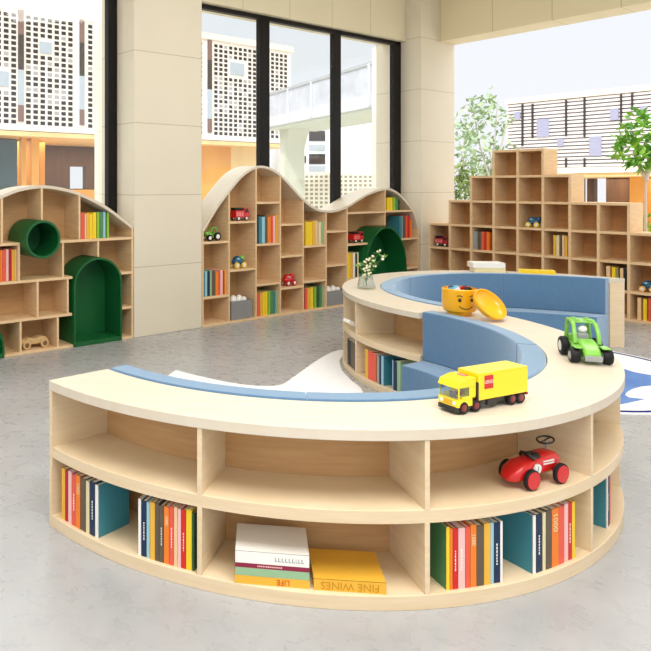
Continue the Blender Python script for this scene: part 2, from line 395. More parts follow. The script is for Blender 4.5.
ring_books(C2, R2, [('gold',e(240),e(264)),('coral',e(266),e(298)),('orange',e(300),e(334),{'spine':'coral'}),('grey',e(340),e(358)),('navy',e(359),e(371)),('teal',e(372),e(390),{'spine':'sky'})],
    'in shelf row behind the white rug', 'books in the rear curve lower shelf', hb=.140)
ring_books(C2, R2, [('navy',e(466),e(474),{'spine':'sky'}),('navy',e(475),e(504)),('sage',e(505),e(534))],
    'in short shelf row beside the blue seat', 'books beside the blue seat end', hb=.140)
ring_books(C2, R2, [('black',e(98),e(122)),('brown',e(124),e(158))],
    'of the pair at left rim of rear curve', 'pair of books on the rear curve', hb=.140, inset=.012)
# flat stack on the front bottom shelf
def ring_point(C, r, px):
    a = cyl_angle(C, r, px); return Vector((C[0]+r*math.cos(R(a)), C[1]+r*math.sin(R(a)))), a
P, a = ring_point(C1, R1-.014, 272)
z = ZP*S+.0005; rz = R(-8.5)
for lb, t, hgt, d, colr, txt, tc_, ts in (
    ('thick yellow hardback at the bottom of the stack of four flat books', .034, .305, .25, 'gold', 'LIFE', 'red', .032),
    ('sage green flat book above the yellow hardback in the stack', .032, .300, .25, 'sage', None, None, 0),
    ('thin maroon flat book between the green and white books of the stack', .018, .303, .25, 'maroon', 'small', 'pink', 0),
    ('thick white hardback on top of the stack of flat books', .048, .300, .235, 'white', 'large', 'grey', 0)):
    b = book(lb, (P[0]*S, P[1]*S, z), rz, t, hgt, d, colr, None, 'flat books stacked on the front bottom shelf', flat=True)
    if ts:
        text_mesh('spine_title', txt, ts, pm(tc_), b, Matrix.Translation((.045 if txt == 'LIFE' else 0, -.0012, t/2)) @ Matrix.Rotation(R(90), 4, 'X') @ Matrix.Rotation(R(180), 4, 'Z'))
    elif txt == 'small':
        g = MB(); r = random.Random(8); x = -.06
        while x < .04: l = r.uniform(.003, .008); g.box(x, x+l, -.0012, -.0004, t*.36, t*.64); x += l+.002
        g.build('spine_title', pm('pink'), b)
    elif txt:
        g = MB(); r = random.Random(5); x = .012
        while x < .13: l = r.uniform(.006, .011); g.box(x, x+l*.35, -.0012, -.0004, t*.3, t*.3+.016); g.box(x, x+l, -.0012, -.0004, t*.3, t*.3+.003); x += l+.004
        g.build('spine_title', pm('grey'), b)
    z += t+.0006
P, a = ring_point(C1, R1-.016, 350)
b = book('golden yellow flat hardback lying alone right of the flat book stack', (P[0]*S, P[1]*S, ZP*S+.0005), R(-6.5), .045, .285, .24, 'gold', None, 'flat books on the front bottom shelf', flat=True)
text_mesh('spine_title', 'FINE WINES', .044, mat('ochre_print', (196,140,20), .5), b, Matrix.Translation((0, -.0012, .0225)) @ Matrix.Rotation(R(90), 4, 'X') @ Matrix.Rotation(R(180), 4, 'Z'))
# flat books on the rear top
def on_ring2(a, r): return (C2[0]+r*math.cos(R(a)), C2[1]+r*math.sin(R(a)))
P = on_ring2(80, .915)
book('cream flat book under the white book on the rear curve top', (P[0]*S, P[1]*S, ZT*S+.0005), R(-8), .05, .33, .2, 'cream', None, 'flat books on the rear top', flat=True)
book('white flat book lying on top of the cream book on the rear curve', (P[0]*S-.01, P[1]*S, ZT*S+.0515), R(-6), .055, .35, .2, 'white', None, 'flat books on the rear top', flat=True)
P = on_ring2(62.5, .93)
book('yellow flat book lying alone on the rear curve top', (P[0]*S, P[1]*S, ZT*S+.0005), R(-22), .036, .36, .15, 'yellow', None, 'flat books on the rear top', flat=True)
a = 181.5; P = on_ring2(a, R2+.024)
o = book('white paperback jutting out from the left side of the rear curve', (P[0]*S, P[1]*S, ZM1*S+.08), R(a+90+24), .03, .12, .17, 'white', None, 'flat books', flat=True)
o.rotation_euler = (R(-27), R(0), R(a+90+10))
# ================================================================ RUGS
def rug(name, label, pts, blobs, mats, z=.008):
    c = sum((Vector(p) for p in pts), Vector((0,0)))/len(pts)
    m = MB(); m.prism([(p[0]-c[0], p[1]-c[1]) for p in pts], 0, z/S)
    for mi, poly, dz in blobs: m.prism([(p[0]-c[0], p[1]-c[1]) for p in poly], z/S*.6, z/S+dz, mi=mi)
    o = m.build(name, mats, None, S); o.location = (c[0]*S, c[1]*S, 0); tag(o, label, 'rug'); return o
RUGW = mat('white_pile', (246,245,246), .9, .1, noise=((236,236,240), (50,50,50), 3))
RUGB = mat('blue_pile', (112,146,200), .9, .1, noise=((92,124,190), (3,3,3), 3))
RUGN = mat('navy_pile', (44,50,120), .9, .1)
def fl(px, py): Z = FPX/(py-HY); return ((px-CX)*Z/FPX, Z)
RC = (2.13, 3.755); RR = .74
def rrad(a):
    best = RR; c, s_ = math.cos(R(a)), math.sin(R(a))
    for k in range(1, 75):
        r = k*.01; x, y = RC[0]+r*c, RC[1]+r*s_
        v = Vector((x-C2[0], y-C2[1])); aa = math.degrees(math.atan2(v[1], v[0])) % 360
        if B0-1 <= aa <= B1+1 and v.length > si2(aa)-.006: best = min(best, r); break
        v1 = Vector((x-C1[0], y-C1[1]))
        if v1.length < R1+.006: best = min(best, r-.005); break
    return best
outer = [(RC[0]+rrad(a)*math.cos(R(a)), RC[1]+rrad(a)*math.sin(R(a))) for a in range(0, 360, 3)]
ring_ = []
def band(r0, r1): 
    segs = []
    for a in range(-150, 66, 3):
        b = a+3
        if min(rrad(a), rrad(b)) >= RR-.001:
            segs.append([(RC[0]+r*math.cos(R(t)), RC[1]+r*math.sin(R(t))) for t, r in ((a,r0),(a,r1),(b,r1),(b,r0))])
    return segs
fish = [fl(*p) for p in ((624.8,370),(634,373),(651,376),(662,378),(664,386),(651,386.5),(641,387.5),(632,390),(627,393),(625,396),(629,398.5),(637,399.3),(645,400.2),(637,402),(628,404),(620,405.5),(610,405),(606,392),(612,378))]
rug('round_rug', 'round white rug with blue fish shape and navy border right of the island', outer, [(1, s_, .0006) for s_ in band(RR-.045, RR-.02)]+[(2, fish, .0006)], [RUGW, RUGN, RUGB])
w = smooth_curve([(.10,3.74),(.22,3.62),(.42,3.47),(.6,3.45),(.72,3.62),(.86,3.86),(1.0,4.08),(1.11,4.2),(1.14,4.13),(1.05,3.97),(1.0,3.74),(.995,3.55),(1.0,3.38),(.93,3.24),(.6,3.24),(.42,3.27),(.22,3.32),(.08,3.44),(.03,3.6)], 6)
rug('leaf_shaped_rug', 'plain white curvy rug on the grey floor behind the front curve', w[:-1], [], [RUGW])
# ================================================================ WALL BOOKCASES
BD = .212                                # case depth
def curve_fn(pts):
    return lambda s_: interp(pts, s_)
def wave_case(root, curve, dividers, shelves, s0, s1):
    """dividers: (s, z0, z1 or None); shelves: (sa, sb, z)"""
    top = curve_fn(curve); th = .018; bt = .013
    pts = [p for p in curve if s0 <= p[0] <= s1]
    m = MB()
    rings = []
    for i, (a, h) in enumerate(curve):
        p, n_ = curve[max(i-1, 0)], curve[min(i+1, len(curve)-1)]
        d = Vector((n_[0]-p[0], n_[1]-p[1])).normalized(); nn = Vector((-d[1], d[0]))*th
        lo = (a-nn[0], h-nn[1])
        rings.append([(a, 0, h), (a, BD, h), (lo[0], BD, lo[1]), (lo[0], 0, lo[1])])
    m.grid(rings, close_v=True, caps=True)
    m.build('wave_top', WOODT, root, S)  # paler birch stands in for window light on this top
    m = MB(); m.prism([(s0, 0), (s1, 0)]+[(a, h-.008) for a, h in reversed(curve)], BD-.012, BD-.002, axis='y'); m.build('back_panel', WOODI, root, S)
    for a, z0, z1 in dividers:
        z1 = top(a)-.012 if z1 is None else z1
        m = MB(); m.box(a-bt/2, a+bt/2, .002, BD-.012, z0, z1); m.build('divider', WOODC, root, S, bevel=.0015)
    for a, b, z in shelves:
        m = MB(); m.box(a, b, .001, BD-.012, z-.016, z); m.build('shelf', WOODC, root, S, bevel=.0015)
# left wave bookcase
L = LW.s_at
case1 = frame_empty('wave_bookcase', LW, 'arched birch wall bookcase at far left with green tube and green arch nook', 'bookcase')
curve = smooth_curve([(-1.36,.70),(-1.24,.80),(-1.12,.874),(-.93,.945),(-.805,.988),(-.666,1.006),(-.532,.992),(-.403,.958),(-.214,.874),(-.004,.735)], 8)
r1, r2, r3 = .667, .441, .213
TL, TRR = L(43.5,-.085)-.112, L(43.5,-.085)+.112
wave_case(case1, curve,
    [(-.917,r1,None),(-.662,.79,None),(-.405,r1,None),(-1.17,r1,None),
     (-.81,r2,r1-.016),(-.52,r2,r1-.016),(-.27,.55,r1-.016),(-1.1,r2,r1-.016),
     (-.69,r3,r2-.016),(-.487,r3,r2-.016),(-.95,r3,r2-.016),
     (-.80,.016,r3-.016),(-.555,.016,r3-.016),(-1.353,0,.69),(-.011,0,.73)],
    [(-1.35,TL,r1),(TRR,-.006,r1),(-1.35,-.455,r2),(-.10,-.006,r2),(-1.35,-.458,r3),(-.10,-.006,r3),(-1.35,-.006,.016)], -1.36, -.004)
def arch_part(root, name, s0, s1, outline, y0, y1, th, back=True, floor_=True):
    """hollow vault: outline(half list) of outer shape, swept in depth"""
    out = outline; c = ((s0+s1)/2)
    inn = []
    n = len(out)
    for i, p in enumerate(out):
        a, b = out[max(i-1, 0)], out[min(i+1, n-1)]
        d = Vector((b[0]-a[0], b[1]-a[1])).normalized(); nn = Vector((d[1], -d[0]))
        inn.append((p[0]+nn[0]*th, p[1]+nn[1]*th))
    m = MB()
    rings = [[(o[0], y0, o[1]), (o[0], y1, o[1]), (i_[0], y1, i_[1]), (i_[0], y0, i_[1])] for o, i_ in zip(out, inn)]
    m.grid(rings, close_v=True, caps=True)
    m.prism(inn, y1-.012, y1-.002, axis='y')
    if floor_: m.box(s0+th, s1-th, y0, y1-.012, 0.0165, .028); m.box(s0+th, s1-th, y0, -.001, .001, .0165)
    return m.build(name, GREEN, root, S, bevel=.002)
def arch_outline(s0, s1, spring, rise, z0=0, n=20):
    c, w = (s0+s1)/2, (s1-s0)/2
    return [(s0, z0)]+[(c-w*math.cos(math.pi*k/n), spring+rise*math.sin(math.pi*k/n)) for k in range(n+1)]+[(s1, z0)]
arch_part(case1, 'arch_nook', L(74,-.01), L(122,-.01), arch_outline(L(74,-.01), L(122,-.01), .375, .172, .002), -.012, BD-.014, .013)
arch_part(case1, 'arch_nook', -1.33, L(4.5,-.01), arch_outline(-1.33, L(4.5,-.01), .07, .175, .002), -.012, BD-.014, .013)
tc = L(43.5,-.085), LW.h_at(43.5, 239.5, -.085)
m = MB(); ro, ri = .113, .099
prof = [(ro,-.085),(ro,.17),(ri,.17),(ri,-.085)]
m.grid([[ (tc[0]+r*math.cos(2*math.pi*k/40), y, tc[1]+r*math.sin(2*math.pi*k/40)) for r, y in prof] for k in range(40)], close_u=True, close_v=True)
m.grid([[(tc[0]+r*math.cos(2*math.pi*k/40), .165, tc[1]+r*math.sin(2*math.pi*k/40)) for k in range(40)] for r in (ri, .002)], close_v=True)
m.build('tube_nook', GREEN, case1, S, bevel=.002)
# middle wave bookcase
case2 = frame_empty('wave_bookcase', LW, 'double humped birch wall bookcase under the wide black framed window', 'bookcase')
curve = smooth_curve([(.578,.69),(.70,.845),(.83,.978),(.96,1.09),(1.097,1.15),(1.22,1.148),(1.352,1.094),(1.48,1.0),(1.605,.903),(1.74,.83),(1.873,.803),(2.0,.807),(2.133,.838),(2.3,.905),(2.45,.952),(2.639,.985),(2.76,.968),(2.88,.912),(3.01,.812),(3.075,.735),(3.13,.62)], 6)
ds = [.83,1.097,1.352,1.605,1.873,2.133]
sh = [(.573,.83,.604),(.573,.83,.212),(.83,1.097,.742),(.83,1.097,.389),(1.097,1.352,.882),(1.097,1.352,.565),(1.097,1.352,.262),(1.352,1.605,.708),(1.352,1.605,.461),(1.352,1.605,.213),
      (1.605,1.873,.526),(1.605,1.873,.244),(1.873,2.133,.634),(1.873,2.133,.354),(2.133,2.639,.782),(2.133,2.42,.515),(2.133,2.355,.225),(2.639,3.04,.785),(2.86,3.13,.53),(2.945,3.13,.265)]
wave_case(case2, curve, [(a,.016,None) for a in ds]+[(2.639,.655,None),(.585,0,.69),(3.124,0,.61)], [(a+.007,b-.006,z) for a, b, z in sh]+[(.59,3.12,.016)], .578, 3.13)
e0, e1 = L(364.5,-.02), L(406,-.02)
arch_part(case2, 'arch_nook', e0, e1, arch_outline(e0, e1, .26, .385, .002, 28), -.03, BD-.014, .013)
# stepped cube bookcase on the right
case3 = frame_empty('stepped_bookcase', RW, 'tall stepped oak cube bookcase along the open right side', 'bookcase')
CW, CH, PT, CD = .205, .2165, .020, .229
cols = [3,4,5,6,6,5,4,4,3,3]; X0 = -8*CW
def hcol(i): return cols[i] if 0 <= i < len(cols) else 0
for i in range(len(cols)+1):
    hh = max(hcol(i-1), hcol(i)); x = X0+i*CW
    m = MB(); m.box(x-PT/2, x+PT/2, 0, CD, 0, hh*CH+PT/2); m.build('upright', WOODC, case3, S, bevel=.002)
for k in range(0, 7):
    run = []
    idx = [i for i in range(len(cols)) if cols[i] >= k]
    if not idx: continue
    a, b = idx[0], idx[-1]
    for i in range(a, b+1):
        m = MB(); x = X0+i*CW; z = k*CH+(PT/2 if k == 0 else 0)
        m.box(x+PT/2, x+CW-PT/2, .001, CD-.008, z-PT/2, z+PT/2); m.build('shelf', WOODC, case3, S, bevel=.002)
for i, n in enumerate(cols):
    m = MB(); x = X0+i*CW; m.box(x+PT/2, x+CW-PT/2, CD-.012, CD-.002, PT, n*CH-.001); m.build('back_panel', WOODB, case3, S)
# ---------------------------------------------------------------- books on the wall bookcases
def wall_books(W, rows, z, where, group, hb=.15, db=.13, inset=.025, cell=None):
    lo, hi = W.s_at(rows[0][1], inset), W.s_at(rows[-1][2], inset)
    c0, c1 = (cell[0]+.0085, cell[1]-.0085) if W is LW else (cell[0]+PT/2+.002, cell[1]-PT/2-.002)
    nlo, nhi = max(lo, c0), min(hi, c1); kk = (nhi-nlo)/(hi-lo); top = None
    for i, row in enumerate(rows):
        col, x0, x1 = row[:3]; kw = row[3] if len(row) > 3 else {}
        a, b = nlo+(W.s_at(x0, inset)-lo)*kk, nlo+(W.s_at(x1, inset)-lo)*kk; t = max(b-a-.0008, .004)
        hh = kw.get('h', hb*random.uniform(.955, 1.03)*S if top is None else hb*S)
        if 'py' in kw: hh = (W.h_at((x0+x1)/2, kw['py'], inset)-z)*S
        book(lab(kw.get('as', col), i, len(rows), where), W.world((a+b)/2, inset, z+.0004), W.rz, t*S, hh, db*S, col, kw.get('spine'), group, mark=kw.get('mark'))
e = q(60, 6.51)
wall_books(LW, [('coral',e(135),e(160)),('peach',e(161),e(172)),('gold',e(173),e(190)),('yellow',e(191),e(212)),('yellow',e(213),e(236)),('lime',e(240),e(256)),('green',e(258),e(280)),('sky',e(281),e(296)),('lime',e(305),e(319))],
    r1, 'in top bay beside the green tube', 'books in the top bay of the left bookcase', cell=(-.405,-.011), hb=.165)
e = q(0, 6.51)
wall_books(LW, [('red',e(-40),e(-22)),('coral',e(-20),e(2)),('orange',e(3),e(18)),('coral',e(19),e(42)),('pink',e(43),e(60)),('crimson',e(61),e(80)),('gold',e(81),e(102)),('peach',e(103),e(112))],
    r2, 'in row left of the green tube', 'books at the left edge of the left bookcase', cell=(-1.1,-.81), hb=.185)
e = q(195, 8.14)
wall_books(LW, [('teal',e(62),e(82)),('sky',e(84),e(104)),('navy',e(105),e(128)),('sage',e(129),e(146)),('brown',e(147),e(178)),('orange',e(179),e(206)),('coral',e(207),e(222)),('pink',e(223),e(246)),('red',e(247),e(262)),('gold',e(263),e(278))],
    .212, 'in row beside the concrete column', 'books in the first column of the humped bookcase', cell=(.59,.83), hb=.178)
wall_books(LW, [('navy',e(505),e(520)),('teal',e(521),e(548)),('sky',e(549),e(575)),('brown',e(576),e(598)),('orange',e(599),e(628)),('coral',e(632),e(648)),('pink',e(649),e(668)),('gold',e(672),e(688))],
    .565, 'in row right of red fire truck', 'books in the third column of the humped bookcase', cell=(1.097,1.352), hb=.21)
wall_books(LW, [('coral',e(505),e(528)),('gold',e(530),e(550)),('yellow',e(551),e(572)),('yellow',e(573),e(590)),('lime',e(596),e(612)),('green',e(613),e(636)),('teal',e(637),e(650)),('sage',e(655),e(672))],
    .016, 'in bottom row right of the first grey bin', 'bottom row books in the third column of the humped bookcase', cell=(1.097,1.352), hb=.175)
e = q(265, 8.14)
wall_books(LW, [('yellow',e(330),e(390),{'as':'yellow'}),('gold',e(392),e(414)),('peach',e(416),e(438)),('cream',e(445),e(468)),('sage',e(469),e(488))],
    .526, 'in row under the dip of the wave', 'books in the fifth column of the humped bookcase', cell=(1.605,1.873), hb=.19)
wall_books(LW, [('coral',e(325),e(345)),('gold',e(346),e(368)),('yellow',e(370),e(396)),('lime',e(406),e(422)),('darkgreen',e(423),e(446)),('green',e(448),e(466)),('sage',e(470),e(482))],
    .016, 'in bottom row left of the second grey bin', 'bottom row books in the fifth column of the humped bookcase', cell=(1.605,1.873), hb=.17)
e = q(340, 7.233)
wall_books(LW, [('yellow',e(340),e(360)),('yellow',e(361),e(380)),('lime',e(384),e(400)),('green',e(401),e(418)),('darkgreen',e(419),e(432),{'h':.085*S})],
    .785, 'in small bay atop the right hump', 'books at the top of the right hump', cell=(2.639,3.04), hb=.115)
wall_books(LW, [('teal',e(412),e(432),{'spine':'teal'}),('grey',e(433),e(442)),('brown',e(446),e(462)),('coral',e(466),e(482)),('red',e(484),e(500)),('orange',e(504),e(520),{'h':.17*S})],
    .53, 'in row above the pink ball', 'books in the right hump', cell=(2.865,3.124), hb=.2)
e = q(340, 10.85)
wall_books(LW, [('yellow',e(82),e(112)),('gold',e(113),e(138)),('white',e(140),e(164)),('black',e(166),e(184)),('cream',e(186),e(202))],
    .225, 'in row left of the dark green arch', 'books left of the green arch', cell=(2.133,2.357), hb=.21)
def cube_z(k): return k*CH+(PT/2 if k else PT)
e = q(440, 5.425)
wall_books(RW, [('grey',e(176),e(198)),('brown',e(199),e(216)),('olive',e(217),e(221)),('coral',e(222),e(238)),('red',e(239),e(250)),('orange',e(251),e(268))],
    cube_z(2), 'in cube with red spines, third cube row up', 'books in the red spined cube', cell=(X0+2*CW,X0+3*CW), hb=.165)
e = q(411, 2.7125)
wall_books(RW, [('gold',e(386),e(393)),('cream',e(394),e(402)),('brown',e(403),e(409)),('peach',e(410),e(416)),('gold',e(417),e(424))],
    cube_z(2), 'in cube with pale spines below the step', 'books in the pale spined cube', cell=(X0+5*CW,X0+6*CW), hb=.17)
e = q(571, 7.233)
wall_books(RW, [('peach',e(255),e(282)),('yellow',e(295),e(322)),('olive',e(324),e(342)),('peach',e(355),e(378)),('black',e(380),e(404))],
    cube_z(1), 'in cube just above the island end panel', 'books in the cube above the end panel', cell=(X0+7*CW,X0+8*CW), hb=.165)
wall_books(RW, [('peach',e(480),e(506)),('yellow',e(522),e(548)),('coral',e(560),e(578)),('gold',e(580),e(600)),('sage',e(604),e(620))],
    cube_z(0), 'in bottom cube at the right picture edge', 'books in the bottom right cube', cell=(X0+8*CW,X0+9*CW), hb=.165)
# ================================================================ TOYS
def tm(n, c, rough=.3): return mat('toy_'+n, c, rough, .5, coat=.3)
TY, TR, TG, TB, TK, TW, TGR = tm('yellow',(250,218,30)), tm('red',(206,24,24)), tm('green',(124,190,72)), tm('blue',(20,84,120)), tm('black',(22,22,24),.5), tm('white',(236,236,232)), tm('grey',(150,152,152),.4)
TO = tm('golden',(246,178,14)); TWOOD = mat('toy_beech', (206,172,122), .5, .3)
def wheel(root, c, r, w, tyre, hub, name='wheel', axis='y'):
    m = MB(); c = Vector(c); d = Vector((0,1,0)) if axis == 'y' else Vector((1,0,0))
    M = Matrix.Translation(c) @ (Matrix.Rotation(R(90), 4, 'X') if axis == 'y' else Matrix.Rotation(R(90), 4, 'Y'))
    m.lathe([(r*.55,-w/2),(r*.9,-w/2),(r,-w*.32),(r,w*.32),(r*.9,w/2),(r*.55,w/2)], 24, M, caps=True)
    o = m.build(name, tyre, root)
    h = MB(); h.lathe([(r*.5,-w*.54),(r*.56,-w*.5),(r*.56,w*.5),(r*.5,w*.54)], 20, M, caps=True); h.build('hub', hub, o)
    return o
# --- yellow lorry (faces -x locally)
P0 = Vector(((464-CX)*1.728/FPX, 1.728)); P1 = Vector(((521-CX)*1.816/FPX, 1.816))
ang = math.atan2(P1[1]-P0[1], P1[0]-P0[0])
truck = thing('toy_truck', 'yellow toy delivery truck with red square badge parked on the front worktop', 'toy', (P0[0]*S, P0[1]*S, ZT*S+.001), ang)
# local: x from front axle backwards, y=0 near side, away positive
WB = (P1-P0).length*S; TWD = .105
k = WB/.355
fx = -.036
m = MB(); m.box(-.02, .375*k, .012, TWD-.012, .022, .045); m.box(.02, .06, .004, TWD-.004, .018, .046); m.box(.15, .21, .006, TWD-.006, .016, .042); m.build('chassis', TK, truck, bevel=.002)
m = MB(); m.box(.085, .395*k, -.004, TWD+.004, .048, .158); m.box(.085, .395*k, -.004, TWD+.004, .158, .164); m.build('cargo_box', TY, truck, bevel=.003)
m = MB(); m.box(.395*k-.012, .395*k, -.004, TWD+.004, .037, .048); m.build('tail_bar', tm('darkred',(140,20,24)), truck)
# cab
m = MB(); m.box(fx, .052, 0, TWD, .03, .064); m.box(fx+.03, .07, 0, TWD, .064, .074); m.box(.032, .072, 0, TWD, .07, .132)
m.box(fx+.006, fx+.012, 0, .006, .064, .112); m.box(fx+.006, fx+.012, TWD-.006, TWD, .064, .112); m.build('cab', TY, truck, bevel=.002)
m = MB(); m.prism([(fx-.004,.112),(.07,.112),(.07,.15),(.03,.15),(fx+.012,.138)], -.001, TWD+.001, axis='y'); m.build('cab_roof', TY, truck, bevel=.002)
m = MB(); m.box(fx+.002, fx+.005, .005, TWD-.005, .064, .112); m.box(fx+.01, .032, .001, .003, .074, .112); m.box(fx+.01, .032, TWD-.003, TWD-.001, .074, .112); m.build('windscreen', WSHIELD, truck)
m = MB(); m.box(fx-.004, fx+.03, .002, TWD-.002, .010, .03); m.box(fx-.008, fx, .02, .085, .012, .02); m.build('bumper', TK, truck, bevel=.002)
m = MB()
for i in range(4): m.box(fx-.0015, fx, .03, .075, .037+i*.006, .040+i*.006)
m.build('grille', tm('amber',(214,160,30)), truck)
for y in (.012, TWD-.026):
    m = MB(); m.box(fx-.002, fx, y, y+.014, .04, .054); m.build('headlight', TW, truck)
for y in (0, TWD): m = MB(); m.box(.073, .083, y-.006, y+.006, .05, .128); m.build('exhaust_stack', TK, truck, bevel=.002)
# driver inside the cab
m = MB(); m.box(.0, .022, .028, .052, .066, .088); m.build('driver_torso', TR, truck, bevel=.003)
m = MB(); m.cyl((.011,.04,.088), (.011,.04,.104), .009); m.build('driver_head', TY, truck, bevel=.002)
m = MB(); m.box(-.02,-.014,.03,.06,.066,.09); m.build('dashboard', TK, truck)
for x in (0, .075*k, .30*k, WB):
    for y in (-.001, TWD-.021): wheel(truck, (x, y+.011, .027), .027, .024, RUBBER, tm('hubred',(120,22,26)))
m = MB(); m.box(.118, .172, -.0052, -.0042, .094, .152); bd = m.build('badge', TR, truck)
text_mesh('badge_lettering', 'LEGO', .021, TW, bd, Matrix.Translation((.145,-.0056,.123)) @ Matrix.Rotation(R(90),4,'X'), .0003)
M_ = Matrix.Translation((fx+.022,TWD*.5,.1478)) @ Matrix.Rotation(R(-90),4,'Z')
m = MB(); m.box(.034,.064,.03,.075,.1502,.1512); m.build('roof_badge', TR, truck)
text_mesh('badge_lettering', 'LEGO', .014, TW, truck.children[-1], Matrix.Translation((.049,.0525,.1514)) @ Matrix.Rotation(R(-90),4,'Z'), .0002)
# --- green tractor (faces -y locally, towards the camera)
tp = Vector(((590.5-CX)*2.228/FPX, 2.228))
trac = thing('toy_tractor', 'bright green toy tractor with open cab on the right of the worktop', 'toy', (tp[0]*S, tp[1]*S, ZT*S+.001), R(-16)); trac.scale = (1.07, 1.0, .98)
m = MB()
m.grid([[(x, y, z) for x, z in ((-w_,z0),(w_,z0),(w_,z1-.012),(w_*.75,z1),(-w_*.75,z1),(-w_,z1-.012))] for y, w_, z0, z1 in ((-.052,.036,.03,.062),(-.03,.04,.03,.082),(.03,.042,.03,.112),(.10,.046,.03,.118))], close_v=True, caps=True)
m.build('bonnet', TG, trac, bevel=.003)
m = MB(); m.box(-.058,.058,.09,.225,.03,.085); m.box(-.05,.05,.19,.235,.05,.12); m.build('body', TG, trac, bevel=.005)
m = MB()
for x in (-.056, .056):
    m.tube([(x,.055,.095),(x*.98,.075,.16),(x*.93,.105,.196),(x*.9,.15,.210),(x*.9,.225,.205)], .011, 8)
    m.tube([(x,.225,.08),(x*.93,.228,.16),(x*.9,.225,.205)], .011, 8)
m.box(-.055,.055,.11,.235,.203,.213); m.build('cab_frame', TG, trac, bevel=.002)
for x in (-.03, .03):
    for y in (.13, .19): m = MB(); m.cyl((x,y,.212),(x,y,.222), .013); m.build('roof_stud', TG, trac)
m = MB(); m.box(-.04,.04,-.062,-.048,.022,.052); m.build('bumper', TGR, trac, bevel=.003)
for x in (-.062, .062):
    m = MB(); m.box(x-.018, x+.02, -.04, .036, .087, .094); m.build('mudguard', TG, trac, bevel=.002)
m = MB(); m.ball((0,.14,.165), (.022,.022,.024)); m.build('driver_head', TW, trac)
m = MB(); m.box(-.026,.026,.125,.165,.085,.142); m.build('driver_torso', TGR, trac, bevel=.008)
for x in (-.07, .07):
    wheel(trac, (x*1.06, 0, .042), .042, .042, RUBBER, TGR, axis='x')
    wheel(trac, (x*1.12, .185, .054), .054, .036, RUBBER, TW, axis='x')
# --- red racing car (front towards +x)
Q0 = Vector(((533-CX)*1.732/FPX, 1.732)); Q1 = Vector(((562-CX)*1.773/FPX, 1.773))
zc = ZM1*S+.001
race = thing('toy_race_car', 'red vintage toy race car with black steering wheel on the front middle shelf', 'toy', (Q0[0]*S, Q0[1]*S, zc), math.atan2(Q1[1]-Q0[1], Q1[0]-Q0[0]))
wb = (Q1-Q0).length*S; tw = .135
m = MB(); secs = []
for x, w_, zb, zt in ((-.085,.012,.036,.052),(-.078,.030,.03,.066),(-.05,.047,.026,.088),(-.01,.052,.026,.108),(.03,.05,.03,.112),(.075,.046,.036,.120),(.12,.045,.038,.131),(.17,.044,.038,.131),(.205,.040,.042,.118),(.218,.030,.05,.104),(.222,.014,.066,.09)):
    cz, hz = (zb+zt)/2, (zt-zb)/2
    secs.append([(x, tw/2+w_*math.copysign(abs(math.cos(t))**.75, math.cos(t)), cz+hz*math.copysign(abs(math.sin(t))**.75, math.sin(t))) for t in [2*math.pi*i/24 for i in range(24)]])
m.grid(secs, close_v=True, caps=True); body = m.build('body', TR, race, angle=60)
m = MB(); m.ball((.082, tw/2, .116), (.036,.034,.014)); m.build('cockpit', TK, race)
m = MB(); m.tube([(.05,tw/2-.036,.112),(.036,tw/2-.02,.130),(.034,tw/2,.133),(.036,tw/2+.02,.130),(.05,tw/2+.036,.112)], .007, 8); m.build('seat_rim', TK, race)
m = MB(); m.cyl((.172,tw/2,.126),(.164,tw/2,.170), .004); m.build('steering_column', TGR, race)
M_ = Matrix.Translation((.163,tw/2,.172)) @ Matrix.Rotation(R(-12),4,'Y')
m = MB(); m.tube([M_ @ Vector((.034*math.cos(2*math.pi*i/24), .034*math.sin(2*math.pi*i/24), 0)) for i in range(24)], .0042, 8, closed=True); m.cyl(M_ @ Vector((-.033,0,0)), M_ @ Vector((.033,0,0)), .003, n=8); m.build('steering_wheel', TK, race)
for x, r in ((0,.044),(wb,.044)):
    for y in (-.004, tw-.014):
        o = wheel(race, (x, y+.009, r), r, .02, RUBBER, TR); 
        o.children[0].scale = (1,1,1)
        m = MB(); M_ = Matrix.Translation((x, y+.009, r)) @ Matrix.Rotation(R(90),4,'X'); m.lathe([(.001,-.0125),(r*.84,-.0118),(r*.84,.0118),(.001,.0125)], 24, M_); m.build('wheel_disc', TR, race)
m = MB(); m.cyl((0,0,.044),(0,tw,.044),.005); m.cyl((wb,0,.044),(wb,tw,.044),.005); m.build('axle', TK, race)
m = MB(); M_ = Matrix.Translation((.044, tw/2-.0565, .082)) @ Matrix.Rotation(R(90),4,'X') ; m.lathe([(.001,-.006),(.02,-.006),(.02,.002),(.001,.002)], 24, M_); nb = m.build('number_disc', TW, race)
text_mesh('number', '1', .03, TK, nb, Matrix.Translation((.044, tw/2-.0590, .082)) @ Matrix.Rotation(R(90),4,'X'), .0004)
m = MB()
for z_ in (.088, .099): m.box(.092, .158, tw/2-.0475, tw/2-.042, z_, z_+.005)
m.build('side_stripe', TW, race)
